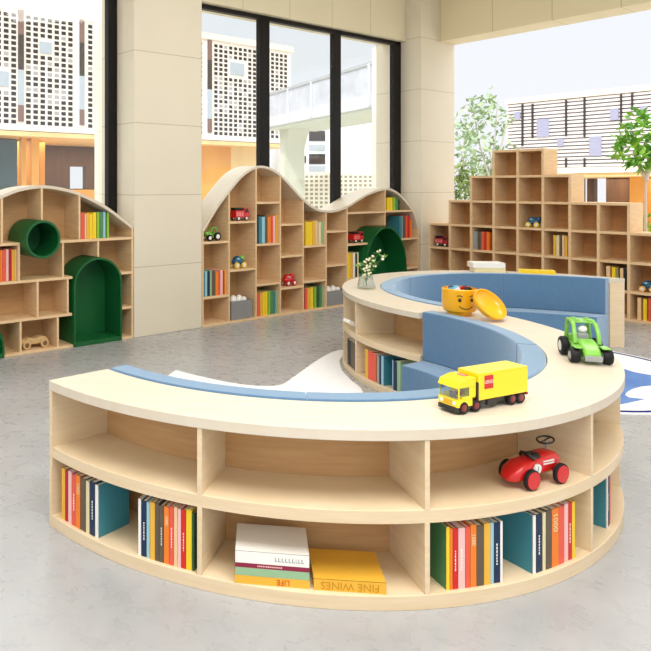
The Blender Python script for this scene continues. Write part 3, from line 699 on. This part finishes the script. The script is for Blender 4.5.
# --- yellow head shaped bucket and lid
bc = (1.350, 3.085)
br = .0715*S
buck = thing('storage_bucket', 'yellow round storage bucket with smiling face full of toy bricks', 'bucket', (bc[0]*S, bc[1]*S, ZT*S+.001), R(-6))
m = MB(); prof = [(.001,.002),(br*.66,.0),(br*.70,.004),(br*.72,.02),(br*.95,.034),(br*1.03,.06),(br*1.03,.195),(br*.98,.2),(br*.98,.06),(.001,.05)]
m.lathe(prof, 40); m.build('tub', TO, buck)
FB = tm('faceblack',(30,22,16),.4); fr = br*1.035
def face_pt(u, z): return Vector((fr*math.sin(u), -fr*math.cos(u), z))
yaw = R(4)
def face_stroke(name, pts, r, parent, mt=FB):
    g = MB(); g.tube([face_pt(yaw+u, z) for u, z in pts], r, 6); g.build(name, mt, parent)
for sgn in (-1, 1):
    g = MB(); c = face_pt(yaw+sgn*.36, .125); g.ball(c, (.012,.012,.014)); g.build('eye', FB, buck)
    face_stroke('eyebrow', [(sgn*.2, .15), (sgn*.36, .158), (sgn*.52, .152)], .0035, buck)
face_stroke('mouth', [(u, .075-.016+.16*u*u*.75) for u in [i*.08-.4 for i in range(11)]], .0032, buck)
bricks = [('red',.018,.026,.01),('blue',-.05,.02,.02),('black',.05,-.03,.02),('white',-.03,-.045,.015),('skyb',-.066,-.02,.012),('green',.0,.06,.01),('black',.06,.03,.022),('red',.06,.0,.018),('white',-.045,.05,.012),('skyb',-.02,.0,.03)]
BC = dict(red=TR, blue=TB, black=TK, white=TW, green=TG, skyb=tm('sky',(120,190,220)))
for i, (c_, x, y, dz) in enumerate(bricks):
    loc = (bc[0]*S+x, bc[1]*S+y, ZT*S+.178+dz*.5)
    nm = {'skyb':'pale blue'}.get(c_, c_)
    where = ['near the middle','at the left rim','at the front rim','at the front left rim','at the far left rim','at the back rim','at the right rim','at the right of the middle','at the back left rim','on top of the heap'][i]
    b = thing('toy_brick', f'{nm} toy brick {where} inside the smiling yellow bucket', 'toy brick', loc, random.uniform(0, 3), 'toy bricks in the bucket')
    b.rotation_euler = (random.uniform(-.4,.4), random.uniform(-.4,.4), random.uniform(0,3))
    m = MB(); m.box(-.016,.016,-.024,.024,0,.018); m.build('block', BC[c_], b, bevel=.001)
    m = MB()
    for sx_ in (-.008,.008):
        for sy_ in (-.016,0,.016): m.cyl((sx_,sy_,.018),(sx_,sy_,.022),.005,n=8)
    m.build('stud', BC[c_], b)
lc = (1.412, 2.955)
lid = thing('bucket_lid', 'round yellow bucket lid leaning hollow side up against the bucket', 'lid', (lc[0]*S, lc[1]*S, ZT*S+.001))
nrm = Vector((.34, -.66, .67)).normalized(); lr = br*1.06
M_ = nrm.to_track_quat('Z', 'Y').to_matrix().to_4x4()
low = min((M_ @ Vector((lr*math.cos(t), lr*math.sin(t), zz)))[2] for t in [i*.1 for i in range(63)] for zz in (-.0, .04))
M_ = Matrix.Translation((0, 0, -low)) @ M_
m = MB(); m.lathe([(.001,-.022),(lr*.55,-.022),(lr*.75,-.012),(lr*.93,.004),(lr,.018),(lr,.04),(lr*.95,.04),(lr*.9,.014),(lr*.72,.0),(.001,-.010)], 40, M_); m.build('shell', TO, lid, angle=50)
# --- vase with flowers
vc = on_ring2(169, .90)
vase = thing('glass_vase', 'fluted clear glass vase of small white flowers on the rear curve', 'vase', (vc[0]*S, vc[1]*S, ZT*S+.001)); vase.scale = (1.2,1.2,1.1)
m = MB(); n = 48; rings = []
for r, z_ in ((.03,.0),(.066,.002),(.07,.01),(.062,.06),(.052,.10),(.060,.125),(.056,.125),(.048,.10),(.057,.06),(.062,.014),(.01,.012)):
    rings.append([((r*(1+.05*math.cos(12*2*math.pi*k_/n)))*math.cos(2*math.pi*k_/n), (r*(1+.05*math.cos(12*2*math.pi*k_/n)))*math.sin(2*math.pi*k_/n), z_) for k_ in range(n)])
m.grid(rings, close_v=True, caps=True); m.build('vessel', VASEG, vase)
STEM = mat('stem_green', (104,142,58), .6); LEAF = mat('leaf_green', (120,160,70), .5, noise=((84,128,48),(30,30,30),2)); PET = mat('petal_cream', (246,240,206), .6)
rs = random.Random(3)
def leaf_quad(mb, p, d, l, w_, mi=0):
    d = Vector(d).normalized(); s_ = d.cross(Vector((rs.uniform(-1,1), rs.uniform(-1,1), rs.uniform(.2,1)))).normalized()
    p = Vector(p); up = d.cross(s_)*l*.12
    mb.quad([p, p+d*l*.45+s_*w_+up, p+d*l, p+d*l*.45-s_*w_+up], mi)
m = MB(); tips = []
for ax, ay, hh in ((.10,.0,.30),(.05,.02,.26),(-.02,.01,.20),(.02,-.02,.23),(.13,-.01,.26),(-.06,.0,.19)):
    pts = [(ax*t*t, ay*t*t, .02+hh*t*.95) for t in (0,.25,.5,.75,1)]
    m.tube(pts, [.003,.0028,.0024,.002,.0012], 6); tips += pts[2:]
m.build('stem', STEM, vase)
m = MB()
for p in tips:
    for _ in range(4): leaf_quad(m, p, (rs.uniform(-1,1), rs.uniform(-1,1), rs.uniform(-.2,.9)), rs.uniform(.03,.05), .008)
m.build('leaf', LEAF, vase)
m = MB()
for p in tips[1:]:
    for _ in range(2): m.ball(Vector(p)+Vector((rs.uniform(-.025,.025), rs.uniform(-.025,.025), rs.uniform(-.01,.025))), rs.uniform(.008,.013), 8, 5)
m.build('blossom', PET, vase)
# --- small shelf toys
def fire_truck(label, W, px, z, size=1.0, mt=TR):
    t = thing('toy_fire_truck', label, 'toy', W.world(X0+CW*.5 if px is None else W.s_at(px,.05), .03, z+.0005), W.rz)
    k_ = size
    m = MB(); m.box(-.085*k_,.02*k_,0,.09*k_,.03*k_,.10*k_); m.box(.02*k_,.085*k_,0,.09*k_,.03*k_,.075*k_); m.prism([(.02*k_,.075*k_),(.085*k_,.075*k_),(.07*k_,.125*k_),(.02*k_,.125*k_)],0,.09*k_,axis='y'); m.build('body', mt, t, bevel=.004)
    m = MB(); m.prism([(.028*k_,.08*k_),(.075*k_,.08*k_),(.066*k_,.115*k_),(.028*k_,.115*k_)],-.001,.091*k_,axis='y'); m.build('side_window', TK, t)
    m = MB(); m.box(-.085*k_,.015*k_,.01*k_,.08*k_,.115*k_,.122*k_)
    for i in range(6): m.box((-.08+i*.017)*k_,(-.076+i*.017)*k_,.01*k_,.08*k_,.10*k_,.125*k_)
    m.build('ladder', TK, t)
    m = MB()
    for i in range(3): m.box((-.078+i*.032)*k_,(-.054+i*.032)*k_,-.0015,0,.045*k_,.085*k_)
    m.build('side_panel', tm('pinkred',(232,120,120)), t)
    for x in (-.05, .05):
        for y in (.008, .082): wheel(t, (x*k_, y*k_, .024*k_), .024*k_, .018*k_, TK, TW)
    return t
fire_truck('red toy fire truck in the second column under the left hump', LW, 241, .742, 1.32)
fire_truck('red toy fire truck on the shelf left of the dark green arch', LW, 357, .515, 1.3)
fire_truck('dim red toy truck in the lowest step of the cube bookcase', RW, None, cube_z(2), 1.3, tm('dimred',(170,40,48)))
def round_car(label, W, px, z, body=TB, accent=TG, wh=None, k_=1.0, name='toy_car'):
    t = thing(name, label, 'toy', W.world(W.s_at(px,.05), .035, z+.0005), W.rz)
    m = MB(); m.ball((0,.045*k_,.062*k_), (.075*k_,.045*k_,.036*k_)); m.ball((-.012*k_,.045*k_,.085*k_), (.046*k_,.04*k_,.034*k_)); m.build('body', body, t)
    m = MB(); m.ball((.05*k_,.045*k_,.095*k_), (.03*k_,.032*k_,.026*k_)); m.build('bonnet', accent, t)
    m = MB(); m.ball((-.014*k_,.045*k_,.09*k_), (.036*k_,.0415*k_,.02*k_)); m.build('window', tm('paleglass',(150,190,210)), t)
    for x in (-.045, .045):
        for y in (.004, .086): wheel(t, (x*k_, y*k_, .03*k_), .03*k_, .022*k_, wh or tm('wheelyellow',(236,200,60)), TW)
    return t
round_car('blue and green toy car with yellow wheels in the second humped column', LW, 239.5, .389, k_=1.3)
round_car('dark blue toy car with yellow wheels in the stepped cube bookcase', RW, 533, cube_z(3), accent=TB, k_=1.25)
round_car('blue toy car with orange wheels in the cube at the right picture edge', RW, 648, cube_z(1), accent=TB, wh=tm('wheelorange',(240,180,90)), k_=1.2)
round_car('shiny red toy car in the fourth column under the wave', LW, 290, .213, TR, TR, tm('wheelred',(180,30,30)), 1.3)
def mini_tractor(label, W, px, z):
    t = thing('toy_tractor', label, 'toy', W.world(W.s_at(px,.05), .04, z+.0005), W.rz); t.scale = (1.25,1.25,1.25)
    m = MB(); m.box(-.07,.03,.02,.07,.045,.075); m.ball((-.045,.045,.075),(.04,.028,.02)); m.build('bonnet', TG, t, bevel=.005)
    m = MB(); m.tube([(-.02,.02,.07),(-.005,.02,.125),(.045,.02,.125),(.06,.02,.07)],.006,8); m.tube([(-.02,.07,.07),(-.005,.07,.125),(.045,.07,.125),(.06,.07,.07)],.006,8); m.box(-.01,.05,.015,.075,.125,.133); m.box(.0,.06,.02,.07,.045,.075); m.build('cab_frame', TG, t)
    for x, r in ((-.055,.032),(.045,.042)):
        for y in (.0, .09): wheel(t, (x, y, r), r, .024, RUBBER, TW)
    return t
mini_tractor('small green toy tractor in the first humped column beside the column', LW, 213, .604)
# wooden car
wc = thing('wooden_toy_car', 'plain wooden toy car in the bottom row of the left bookcase', 'toy', LW.world(LW.s_at(36,.04), .03, .0165), LW.rz); wc.scale = (1.25,1.25,1.25)
m = MB(); m.prism([(-.125,.035),(.105,.035),(.12,.055),(.095,.085),(.05,.092),(.0,.078),(-.06,.09),(-.085,.075),(-.125,.07)], .02, .10, axis='y'); m.build('body', TWOOD, wc, bevel=.006)
for x in (-.082, .078):
    for y in (.012, .108): wheel(wc, (x, y, .036), .036, .018, TWOOD, mat('dark_peg',(120,86,54)))
m = MB(); m.box(-.13,-.09,.03,.09,.07,.082); m.build('spoiler', TWOOD, wc, bevel=.003)
# grey bins with white balls
BING = mat('grey_felt', (140,140,140), .85, .2); BALL = mat('white_ball', (246,244,240), .35, .5)
def ball_bin(label, x0, x1, ytop, group, who, n=7):
    z0 = .0165; a, b = LW.s_at(x0,.012), LW.s_at(x1,.012); zt = LW.h_at((x0+x1)/2, ytop, .012)
    c = (a+b)/2; w_ = (b-a)*S; hh = (zt-z0)*S; d = .30
    bn = thing('storage_bin', label, 'storage bin', LW.world(c, .012, z0), LW.rz)
    m = MB(); t = .006
    m.box(-w_/2, w_/2, 0, t, 0, hh); m.box(-w_/2, w_/2, d-t, d, 0, hh); m.box(-w_/2, -w_/2+t, t, d-t, 0, hh); m.box(w_/2-t, w_/2, t, d-t, 0, hh); m.box(-w_/2+t, w_/2-t, t, d-t, 0, t); m.build('bin_body', BING, bn, bevel=.002)
    m = MB(); m.box(-w_/2+t, w_/2-t, t, d-t, hh-.05, hh-.045); m.build('inner_tray', BING, bn)
    spots = [(-.33,.1,0),(-.0,.1,0),(.33,.1,0),(-.18,.32,.012),(.18,.32,.012),(-.34,.6,0),(.3,.6,.0)]
    for x, y, dz in spots[:n]:
        r = .04; g = MB(); g.ball((0,0,r), r, 20, 12); o = g.build('play_ball', BALL)
        p = LW.world(c+x*(b-a)*.78, .012+(.006+r+y*.2)/S, 0); o.location = (p[0], p[1], z0*S+hh-.043+dz*1.6); tag(o, f'white play ball heaped in the grey bin {who}', 'ball', group)
ball_bin('grey felt bin of white balls in the second humped column', 231.5, 252, 300.5, 'white balls in the first grey bin', 'of the second humped column')
ball_bin('grey felt bin of white balls in the sixth humped column', 326.8, 345.5, 290.5, 'white balls in the second grey bin', 'right of the low green books')
g = MB(); g.ball((0,0,.045), .045, 20, 12); o = g.build('play_ball', mat('pink_ball', (206,140,116), .5)); p = LW.world(LW.s_at(406,.07), .07, .2655); o.location = p
tag(o, 'dusty pink ball on the shelf right of the dark green arch', 'ball')
# ================================================================ OUTSIDE
g = MB(); g.box(-40, 60, -10, 80, -.2, -.11)
struct(g.build('ground', mat('pale_paving', (206,200,190), .8, .2), scale=1))
FAC = mat('facade_white', (232,224,216), .7, .2); HOLE = mat('facade_hole', (52,46,46), .8, .1); HOLE2 = mat('facade_hole_pale', (168,164,164), .8, .1); TRIMB = mat('facade_top', (240,226,208), .7, .2)
BRK = mat('facade_brown', (120,92,84), .7); DKS = mat('facade_dark', (54,46,46), .7); LAV = mat('facade_window', (172,182,192), .4, .4)
OR1 = mat('ochre_wood', (228,168,84), .6, noise=((206,140,60),(1,1,.3),2)); OR2 = mat('pale_timber', (232,204,150), .6, noise=((222,190,132),(2,2,.5),2)); DKW = mat('dark_wood', (96,66,44), .6, noise=((70,48,34),(6,6,.6),2)); DGL = mat('dark_glazing', (58,74,76), .15, .6)
def building(name, label, W): return frame_empty(name, W, label, 'building')
FD = 7.0
b1 = building('perforated_building', 'white building with perforated facade behind the left windows', LW)
m = MB(); zb, zt_ = 1.94, 4.06; se = 8.72
m.box(-2.5, se, FD, FD+.6, zb, zt_); m.build('facade', FAC, b1, S)
m = MB(); m.box(-2.55, se+.05, FD-.03, FD+.65, zt_-.09, zt_+.03); m.build('roof_edge', TRIMB, b1, S)
m = MB(); r = random.Random(11); nr = 20; py = (zt_-.2-(zb+.14))/(nr-1); pxs = .133
strips = [(LW.s_at(18,FD), LW.s_at(23.5,FD)), (LW.s_at(79.5,FD), LW.s_at(84,FD)), (LW.s_at(207.5,FD), LW.s_at(211.5,FD))]
wins = [(-8,8.5,71,86),(39.5,51.5,42,53.5),(230,244,63,75)]
wr = [(LW.s_at(a,FD), LW.s_at(b,FD), LW.h_at((a+b)/2,d,FD), LW.h_at((a+b)/2,c,FD)) for a,b,c,d in wins]
x = -2.35
while x < se-.1:
    if not any(a-.07 < x < b+.07 for a, b in strips):
        for j in range(nr):
            z = zb+.14+j*py
            if any(a-.05 < x < b+.05 and c_-.04 < z < d+.04 for a, b, c_, d in wr): continue
            pale = r.random() < (.25 if 3 < j < 13 else .05)
            m.quad([(x-.043,FD-.004,z-.031),(x+.043,FD-.004,z-.031),(x+.043,FD-.004,z+.031),(x-.043,FD-.004,z+.031)], 1 if pale else 0)
    x += pxs
m.build('perforation', [HOLE, HOLE2], b1, S)
for a, b in strips:
    m = MB(); H_ = zt_-zb
    m.box(a, b, FD-.02, FD, zb+H_*.07, zb+H_*.2, 0); m.box(a, b, FD-.02, FD, zb+H_*.2, zb+H_*.48, 2); m.box(a, b, FD-.02, FD, zb+H_*.48, zb+H_*.76, 1); m.box(a, b, FD-.02, FD, zb+H_*.76, zb+H_*.95, 0)
    m.build('slot_window', [BRK, DKS, LAV], b1, S)
for a, b, c_, d in wr:
    m = MB(); m.box(a, b, FD-.015, FD, c_, d); m.build('window', LAV, b1, S)
m = MB(); m.box(-2.5, se, FD+.01, FD+2.4, zb-.09, zb-.01); m.build('soffit', OR2, b1, S)
m = MB(); d_ = FD+2.2; xa, xb = LW.s_at(70,d_), LW.s_at(86,d_)
m.box(-2.5, xa, d_, d_+.15, -.1, zb-.09); m.box(xb, 8.0, d_, d_+.15, -.1, zb-.09); m.box(xa, xb, d_, d_+.15, 1.42, zb-.09); m.box(xa, xb, d_, d_+.15, -.1, .95); m.build('rear_wall', DKW, b1, S)
def fs(x, d): return LW.s_at(x, d)
m = MB(); m.box(fs(19,FD+.5), fs(24,FD+.5), FD+.4, FD+.5, -.1, zb-.09); m.box(fs(29,FD+.5), fs(37,FD+.5), FD+.4, FD+2.2, -.1, zb-.09); m.box(fs(40,FD+.9), fs(45,FD+.9), FD+.9, FD+2.2, -.1, zb-.09); m.build('timber_column', OR1, b1, S)
m = MB(); m.box(-2.5, fs(18,FD+.3), FD+.3, FD+.36, -.1, zb-.12); m.build('glazed_door', DGL, b1, S, bevel=.05)
m = MB(); m.box(fs(62,FD+1.2), fs(95,FD+1.2), FD+1.2, FD+1.6, -.1, .93); m.build('timber_counter', OR1, b1, S)
m = MB(); m.box(fs(196,FD+.4), fs(231,FD+.4), FD+.4, FD+.55, -.1, zb-.09); m.build('timber_panel', OR1, b1, S)
m = MB(); m.box(fs(231,FD+.4), 8.2, FD+.4, FD+.55, -.1, zb-.09); m.build('timber_panel', OR2, b1, S)
# white exterior piers close to the windows
PIER = jointed('white_pier', (246,242,228), (214,210,196), 2, .479*S, .461*S)
m = MB(); m.box(fs(94.5,.87), fs(113,.75), .75, .87, -.07, 3.6); o = place(m.build('exterior_pier', PIER, None, S), LW); tag(o, 'white exterior pier just outside the left window', 'pier')
m = MB(); m.box(fs(372,1.05), fs(402,.95), .95, 1.05, -.07, 2.52); o = place(m.build('exterior_pier', PIER, None, S), LW); tag(o, 'white exterior pier outside the right pane of the wide window', 'pier')
# elevated walkway
def pxz(px, Z): return Vector(((px-CX)*Z/FPX, Z))
ua, ub = pxz(266, 11.1), pxz(384, 7.95)
dv = (ub-ua).normalized(); Ln = (ub-ua).length
br_ = thing('footbridge', 'raised white footbridge with pale railing crossing behind the wide window', 'bridge', (ua[0]*S, ua[1]*S, 0), math.atan2(dv[1], dv[0]))
BRW = mat('bridge_white', (206,208,214), .6); BRG = mat('bridge_deck', (196,204,190), .7); RAIL = mat('bridge_panel', (184,188,198), .4, .4, noise=((206,210,220),(3,3,3),2))
m = MB(); m.box(0, Ln, 0, .9, 1.9, 1.98); m.build('deck', BRG, br_, S)
m = MB(); m.box(0, Ln, -.02, 0, 1.94, 2.10); m.build('edge_beam', BRW, br_, S)
m = MB(); m.box(0, Ln, -.015, -.005, 2.10, 2.44); m.box(0, Ln, .88, .9, 2.0, 2.42); m.build('railing_panel', RAIL, br_, S)
m = MB(); m.box(0, Ln, -.03, .01, 2.44, 2.48); m.build('handrail', mat('rail_grey',(176,180,184),.4), br_, S)
x = .1
while x < Ln-.1:
    m = MB(); m.box(x, x+.05, -.035, 0, 1.96, 2.46); m.build('post', BRW, br_, S); x += .72
m = MB(); m.prism([(.10,0),(.26,0),(.26,1.6),(.42,1.9),(.06,1.9),(.10,1.75)], .2, .55, axis='y'); m.build('pier', mat('bridge_pier',(206,210,196),.7), br_, S)
# far white block with windows
zf = 16.
fo = pxz(303, zf)
fb = thing('apartment_block', 'pale distant block with dark balcony windows below the footbridge', 'building', (fo[0]*S, fo[1]*S, 0))
sc_ = zf/FPX
m = MB(); m.box(-.6, 32*sc_, 0, 2, -.1, 1+(HY-122)*sc_); m.build('wall', mat('block_white',(228,232,238),.7), fb, S)
m = MB(); m.box(32*sc_, 90*sc_, .1, 2, -.1, 1+(HY-112)*sc_); m.build('side_wing', mat('block_lavender',(222,224,236),.7), fb, S)
for y0, y1, mt in ((131,141,DKS),(144.5,150.5,LAV),(154,164,DKS),(166,172,LAV)):
    m = MB(); m.box(6*sc_, 22*sc_, -.02, 0, 1+(HY-y1)*sc_, 1+(HY-y0)*sc_); m.build('window', mt, fb, S)
for y0 in (133, 156):
    m = MB(); m.box(0, 3*sc_, -.02, 0, 1+(HY-y0-7)*sc_, 1+(HY-y0)*sc_); m.build('window', DKS, fb, S)
zf2 = 12.; fo = pxz(298, zf2); s2 = zf2/FPX
lt = thing('lattice_wall', 'low cream lattice block wall with rows of dark openings outside', 'wall', (fo[0]*S, fo[1]*S, 0))
m = MB(); m.box(0, 100*s2, 0, .2, -.1, 1+(HY-172)*s2); m.build('blockwork', mat('lattice_cream',(232,226,208),.8), lt, S)
m = MB(); i = 0
x = .04
while x < 98*s2:
    for j in range(14):
        z = 1+(HY-175.5)*s2-j*.075
        m.quad([(x,-.003,z-.042),(x+.05,-.003,z-.042),(x+.05,-.003,z),(x,-.003,z)])
    x += .085
m.build('opening', mat('lattice_hole',(150,144,132),.8), lt, S)
# right building with horizontal louvres
QD = 6.0
b2 = building('louvred_building', 'long building clad in white horizontal louvres beyond the right opening', RW)
rs_ = lambda x, d=QD: RW.s_at(x, d)
rh_ = lambda x, y, d=QD: RW.h_at(x, y, d)
sL = rs_(507); zb2, zt2 = 1.25, 2.5
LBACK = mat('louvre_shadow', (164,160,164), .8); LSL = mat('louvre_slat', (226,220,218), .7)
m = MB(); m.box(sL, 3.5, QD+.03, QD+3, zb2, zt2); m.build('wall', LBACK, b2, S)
m = MB(); ns = 19
for j in range(ns):
    z = zb2+.06+j*(zt2-.14-zb2)/ns; m.box(sL, 3.5, QD-.01, QD+.03, z, z+.036)
m.build('louvre', LSL, b2, S)
m = MB(); m.box(sL-.02, 3.5, QD-.03, QD+3, zt2-.09, zt2); m.box(sL-.02, 3.5, QD-.03, QD+.05, zb2-.04, zb2+.05); m.build('fascia', TRIMB, b2, S)
for a, b, c_, d in ((537.6,549.4,119,137),(590,602,136.5,156),(611,619,109,120),(515,521,112,119),(558,564,139,146.5),(641,648,106,115)):
    x0, x1 = rs_(a), rs_(b); xm = (a+b)/2
    m = MB(); m.box(x0, x1, QD-.03, QD, rh_(xm,d), rh_(xm,c_)); m.build('window', mat('lavender_glass',(160,162,188),.3,.5), b2, S)
for x, spans in ((523,[(104,146)]),(533,[(104,138)]),(566.6,[(100,136),(158,171)]),(585,[(98,137),(158,171)]),(621.6,[(94,128)]),(632.7,[(93,110)])):
    for y0, y1 in spans:
        m = MB(); m.box(rs_(x-.9), rs_(x+.9), QD-.025, QD, rh_(x,y1), rh_(x,y0)); m.build('slot_window', DKS, b2, S)
m = MB(); m.box(sL, 3.5, QD, QD+2.9, zb2-.1, zb2-.045); m.build('soffit', OR2, b2, S)
m = MB(); d_ = QD+2.7; xs_ = [RW.s_at(v,d_) for v in (582,587,594,606)]
m.box(sL, xs_[0], d_, d_+.15, -.1, zb2-.1); m.box(xs_[1], xs_[2], d_, d_+.15, -.1, zb2-.1); m.box(xs_[3], 3.5, d_, d_+.15, -.1, zb2-.1)
m.box(xs_[0], xs_[1], d_, d_+.15, -.1, .6); m.box(xs_[2], xs_[3], d_, d_+.15, -.1, .6); m.build('rear_wall', DKW, b2, S)
m = MB(); m.box(rs_(606,QD+1.5), rs_(629,QD+1.5), QD+1.5, QD+1.6, -.1, zb2-.1); m.build('dark_panel', DKW, b2, S)
m = MB(); m.box(rs_(629.5,QD+.4), rs_(643,QD+.4), QD+.4, QD+2.7, -.1, zb2-.1); m.build('timber_column', OR1, b2, S)
# trees
BARK = mat('pale_bark', (214,200,184), .8); LG1 = mat('foliage_bright', (168,222,74), .6, noise=((60,150,56),(4,4,4),2)); LG2 = mat('foliage_pale', (176,196,150), .7, noise=((130,158,124),(4,4,4),2))
def tree(name, label, W, px, d, trunk_pts, clumps, leaf, lm, seed, tr=.03, bark=BARK):
    global rs
    rs = random.Random(seed)
    base = W.world(W.s_at(px, d), d, 0)
    t = thing(name, label, 'tree', base, W.rz)
    m = MB()
    for pts in trunk_pts: m.tube([(x*S, y*S, z*S) for x, y, z in pts], [tr*(1-.6*i/(len(pts)-1)) for i in range(len(pts))], 8)
    m.build('trunk', bark, t)
    m = MB()
    for cx_, cy_, cz_, rr, n in clumps:
        for _ in range(n):
            v = Vector((rs.gauss(0,1), rs.gauss(0,1), rs.gauss(0,1))).normalized()*rr*rs.uniform(.35,1)
            leaf_quad(m, (cx_*S+v[0]*S, cy_*S+v[1]*S, cz_*S+v[2]*S), (v[0]+rs.uniform(-.5,.5), v[1]+rs.uniform(-.5,.5), v[2]*.6+rs.uniform(-.5,.3)), leaf*rs.uniform(.7,1.3), leaf*.22)
    m.build('foliage', lm, t)
    return t
d = .85
cl = []
for px_, py_, rr, n in ((640,118,.075,60),(652,128,.10,90),(630,140,.075,60),(618,140,.05,45),(642,150,.085,70),(634,160,.055,50),(620,152,.045,30),(656,150,.1,70),(650,165,.06,40),(664,135,.1,70),(626,127,.05,30)):
    cl.append((RW.s_at(px_,d)-RW.s_at(646,d), random.uniform(-.045,.05), RW.h_at(px_,py_,d), rr, int(n*.55)))
hb_ = RW.h_at(646,178,d)
tree('small_tree', 'small bright green tree with pale trunk just outside the right opening', RW, 646, d,
     [[(0,0,-.06),(.0,0,.4),(-.005,0,.8),(.0,0,hb_)], [(0,0,hb_),(-.05,0,hb_+.1),(-.1,.02,hb_+.22)], [(0,0,hb_),(.04,0,hb_+.12),(.06,-.02,hb_+.28)], [(0,0,hb_-.02),(.01,.03,hb_+.15),(-.01,.03,hb_+.3)]], cl, .15, LG1, 4, .035)
d = .95
rs = random.Random(9)
sb = thing('low_shrub', 'low leafy green shrub at the foot of the small tree', 'shrub', RW.world(RW.s_at(647,d), d, 0), RW.rz)
m = MB()
for _ in range(260):
    v = Vector((rs.gauss(0,.09), rs.gauss(0,.07), 0)); leaf_quad(m, (v[0]*S, v[1]*S, rs.uniform(-.06,.74)*S), (v[0]*6, v[1]*6, .6), .11, .025)
m.build('foliage', LG1, sb)
m = MB(); m.tube([(0,0,-.1),(0,0,.9)], .012, 6); m.build('stem', STEM, sb)
d = 4.2
cl = []
for px_, py_, rr, n in ((470,105,.22,26),(484,112,.24,30),(497,120,.2,24),(465,130,.22,30),(480,140,.26,42),(494,150,.24,36),(462,152,.2,26),(476,165,.2,30),(500,165,.2,24),(486,95,.14,8),(470,120,.3,20),(490,172,.2,24)):
    cl.append((RW.s_at(px_,d)-RW.s_at(487,d), random.uniform(-.25,.25), RW.h_at(px_,py_,d), rr, int(n*1.7)))
h0 = RW.h_at(487,176,d)
tree('slender_tree', 'slender sparse pale tree behind the cube bookcase', RW, 487, d,
     [[(0,0,-.06),(.02,0,.6),(.03,0,h0),(.12,0,h0+.5),(.16,0,h0+1.1)], [(.03,0,h0),(-.15,.05,h0+.5),(-.25,.05,h0+1.0)], [(.05,0,h0+.1),(.25,-.05,h0+.45),(.3,0,h0+.8)], [(0,0,.8),(-.35,0,1.2),(-.5,.1,1.7)]], cl, .2, LG2, 6, .026, mat('grey_bark', (176,172,160), .8))
cl = []
for px_, py_, rr, n in ((459,170,.16,110),(466,178,.16,110),(458,188,.18,120),(472,186,.14,80),(462,200,.2,110),(452,180,.2,90)):
    cl.append((RW.s_at(px_,3)-RW.s_at(461,3), random.uniform(-.1,.1), RW.h_at(px_,py_,3), rr, n))
tree('garden_shrub', 'dense yellow green shrub beside the pillar outside the right opening', RW, 461, 3, [[(0,0,-.06),(.02,0,.5),(0,0,.95)]], cl, .11, mat('foliage_olive', (138,158,70), .6, noise=((70,100,50),(4,4,4),2)), 8, .03)
# ================================================================ LIGHT
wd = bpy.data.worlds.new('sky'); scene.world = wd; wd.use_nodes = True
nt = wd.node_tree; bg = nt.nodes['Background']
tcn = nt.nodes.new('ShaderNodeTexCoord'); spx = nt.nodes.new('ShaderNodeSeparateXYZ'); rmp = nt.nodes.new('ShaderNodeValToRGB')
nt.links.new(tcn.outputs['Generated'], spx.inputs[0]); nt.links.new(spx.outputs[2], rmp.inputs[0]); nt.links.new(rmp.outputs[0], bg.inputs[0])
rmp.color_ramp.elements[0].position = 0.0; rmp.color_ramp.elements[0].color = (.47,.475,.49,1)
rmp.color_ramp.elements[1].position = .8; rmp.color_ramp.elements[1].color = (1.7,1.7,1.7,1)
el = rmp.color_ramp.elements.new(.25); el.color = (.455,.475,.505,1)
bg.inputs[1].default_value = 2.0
def area(name, loc, rot, sx_, sy_, power, col=(1,1,1)):
    l = bpy.data.lights.new(name, 'AREA'); l.shape = 'RECTANGLE'; l.size = sx_; l.size_y = sy_; l.energy = power; l.color = col
    o = bpy.data.objects.new(name, l); COL.objects.link(o); o.location = loc; o.rotation_euler = rot; return o
area('overhead_fill', (1.0, 1.0, CEIL*S-.06), (0,0,R(-12)), 4.2, 2.4, 310, (1,.99,.975))  # added fill light, main brightness for island and front floor
area('overhead_fill', (2.9, 5.4, CEIL*S-.06), (0,0,R(-20)), 3.0, 2.0, 110, (1,.97,.92))  # second added fill, brightens the rugs and the rear curve
sun = bpy.data.lights.new('sun', 'SUN'); sun.energy = 2.0; sun.angle = R(3); sun.color = (1,.96,.9)
so = bpy.data.objects.new('sun', sun); COL.objects.link(so); so.rotation_euler = Vector((.25, .62, -.75)).to_track_quat('-Z','Y').to_euler()

# added warm fill lights, brightening the recesses under both outside overhangs
area('soffit_fill', LW.world(3.5, FD+1.1, 1.82), (0,0,LW.rz), 9, 1.4, 300, (1,.86,.62))
area('soffit_fill', RW.world(-2.4, QD+1.1, 1.12), (0,0,RW.rz), 5, 1.4, 110, (1,.84,.6))
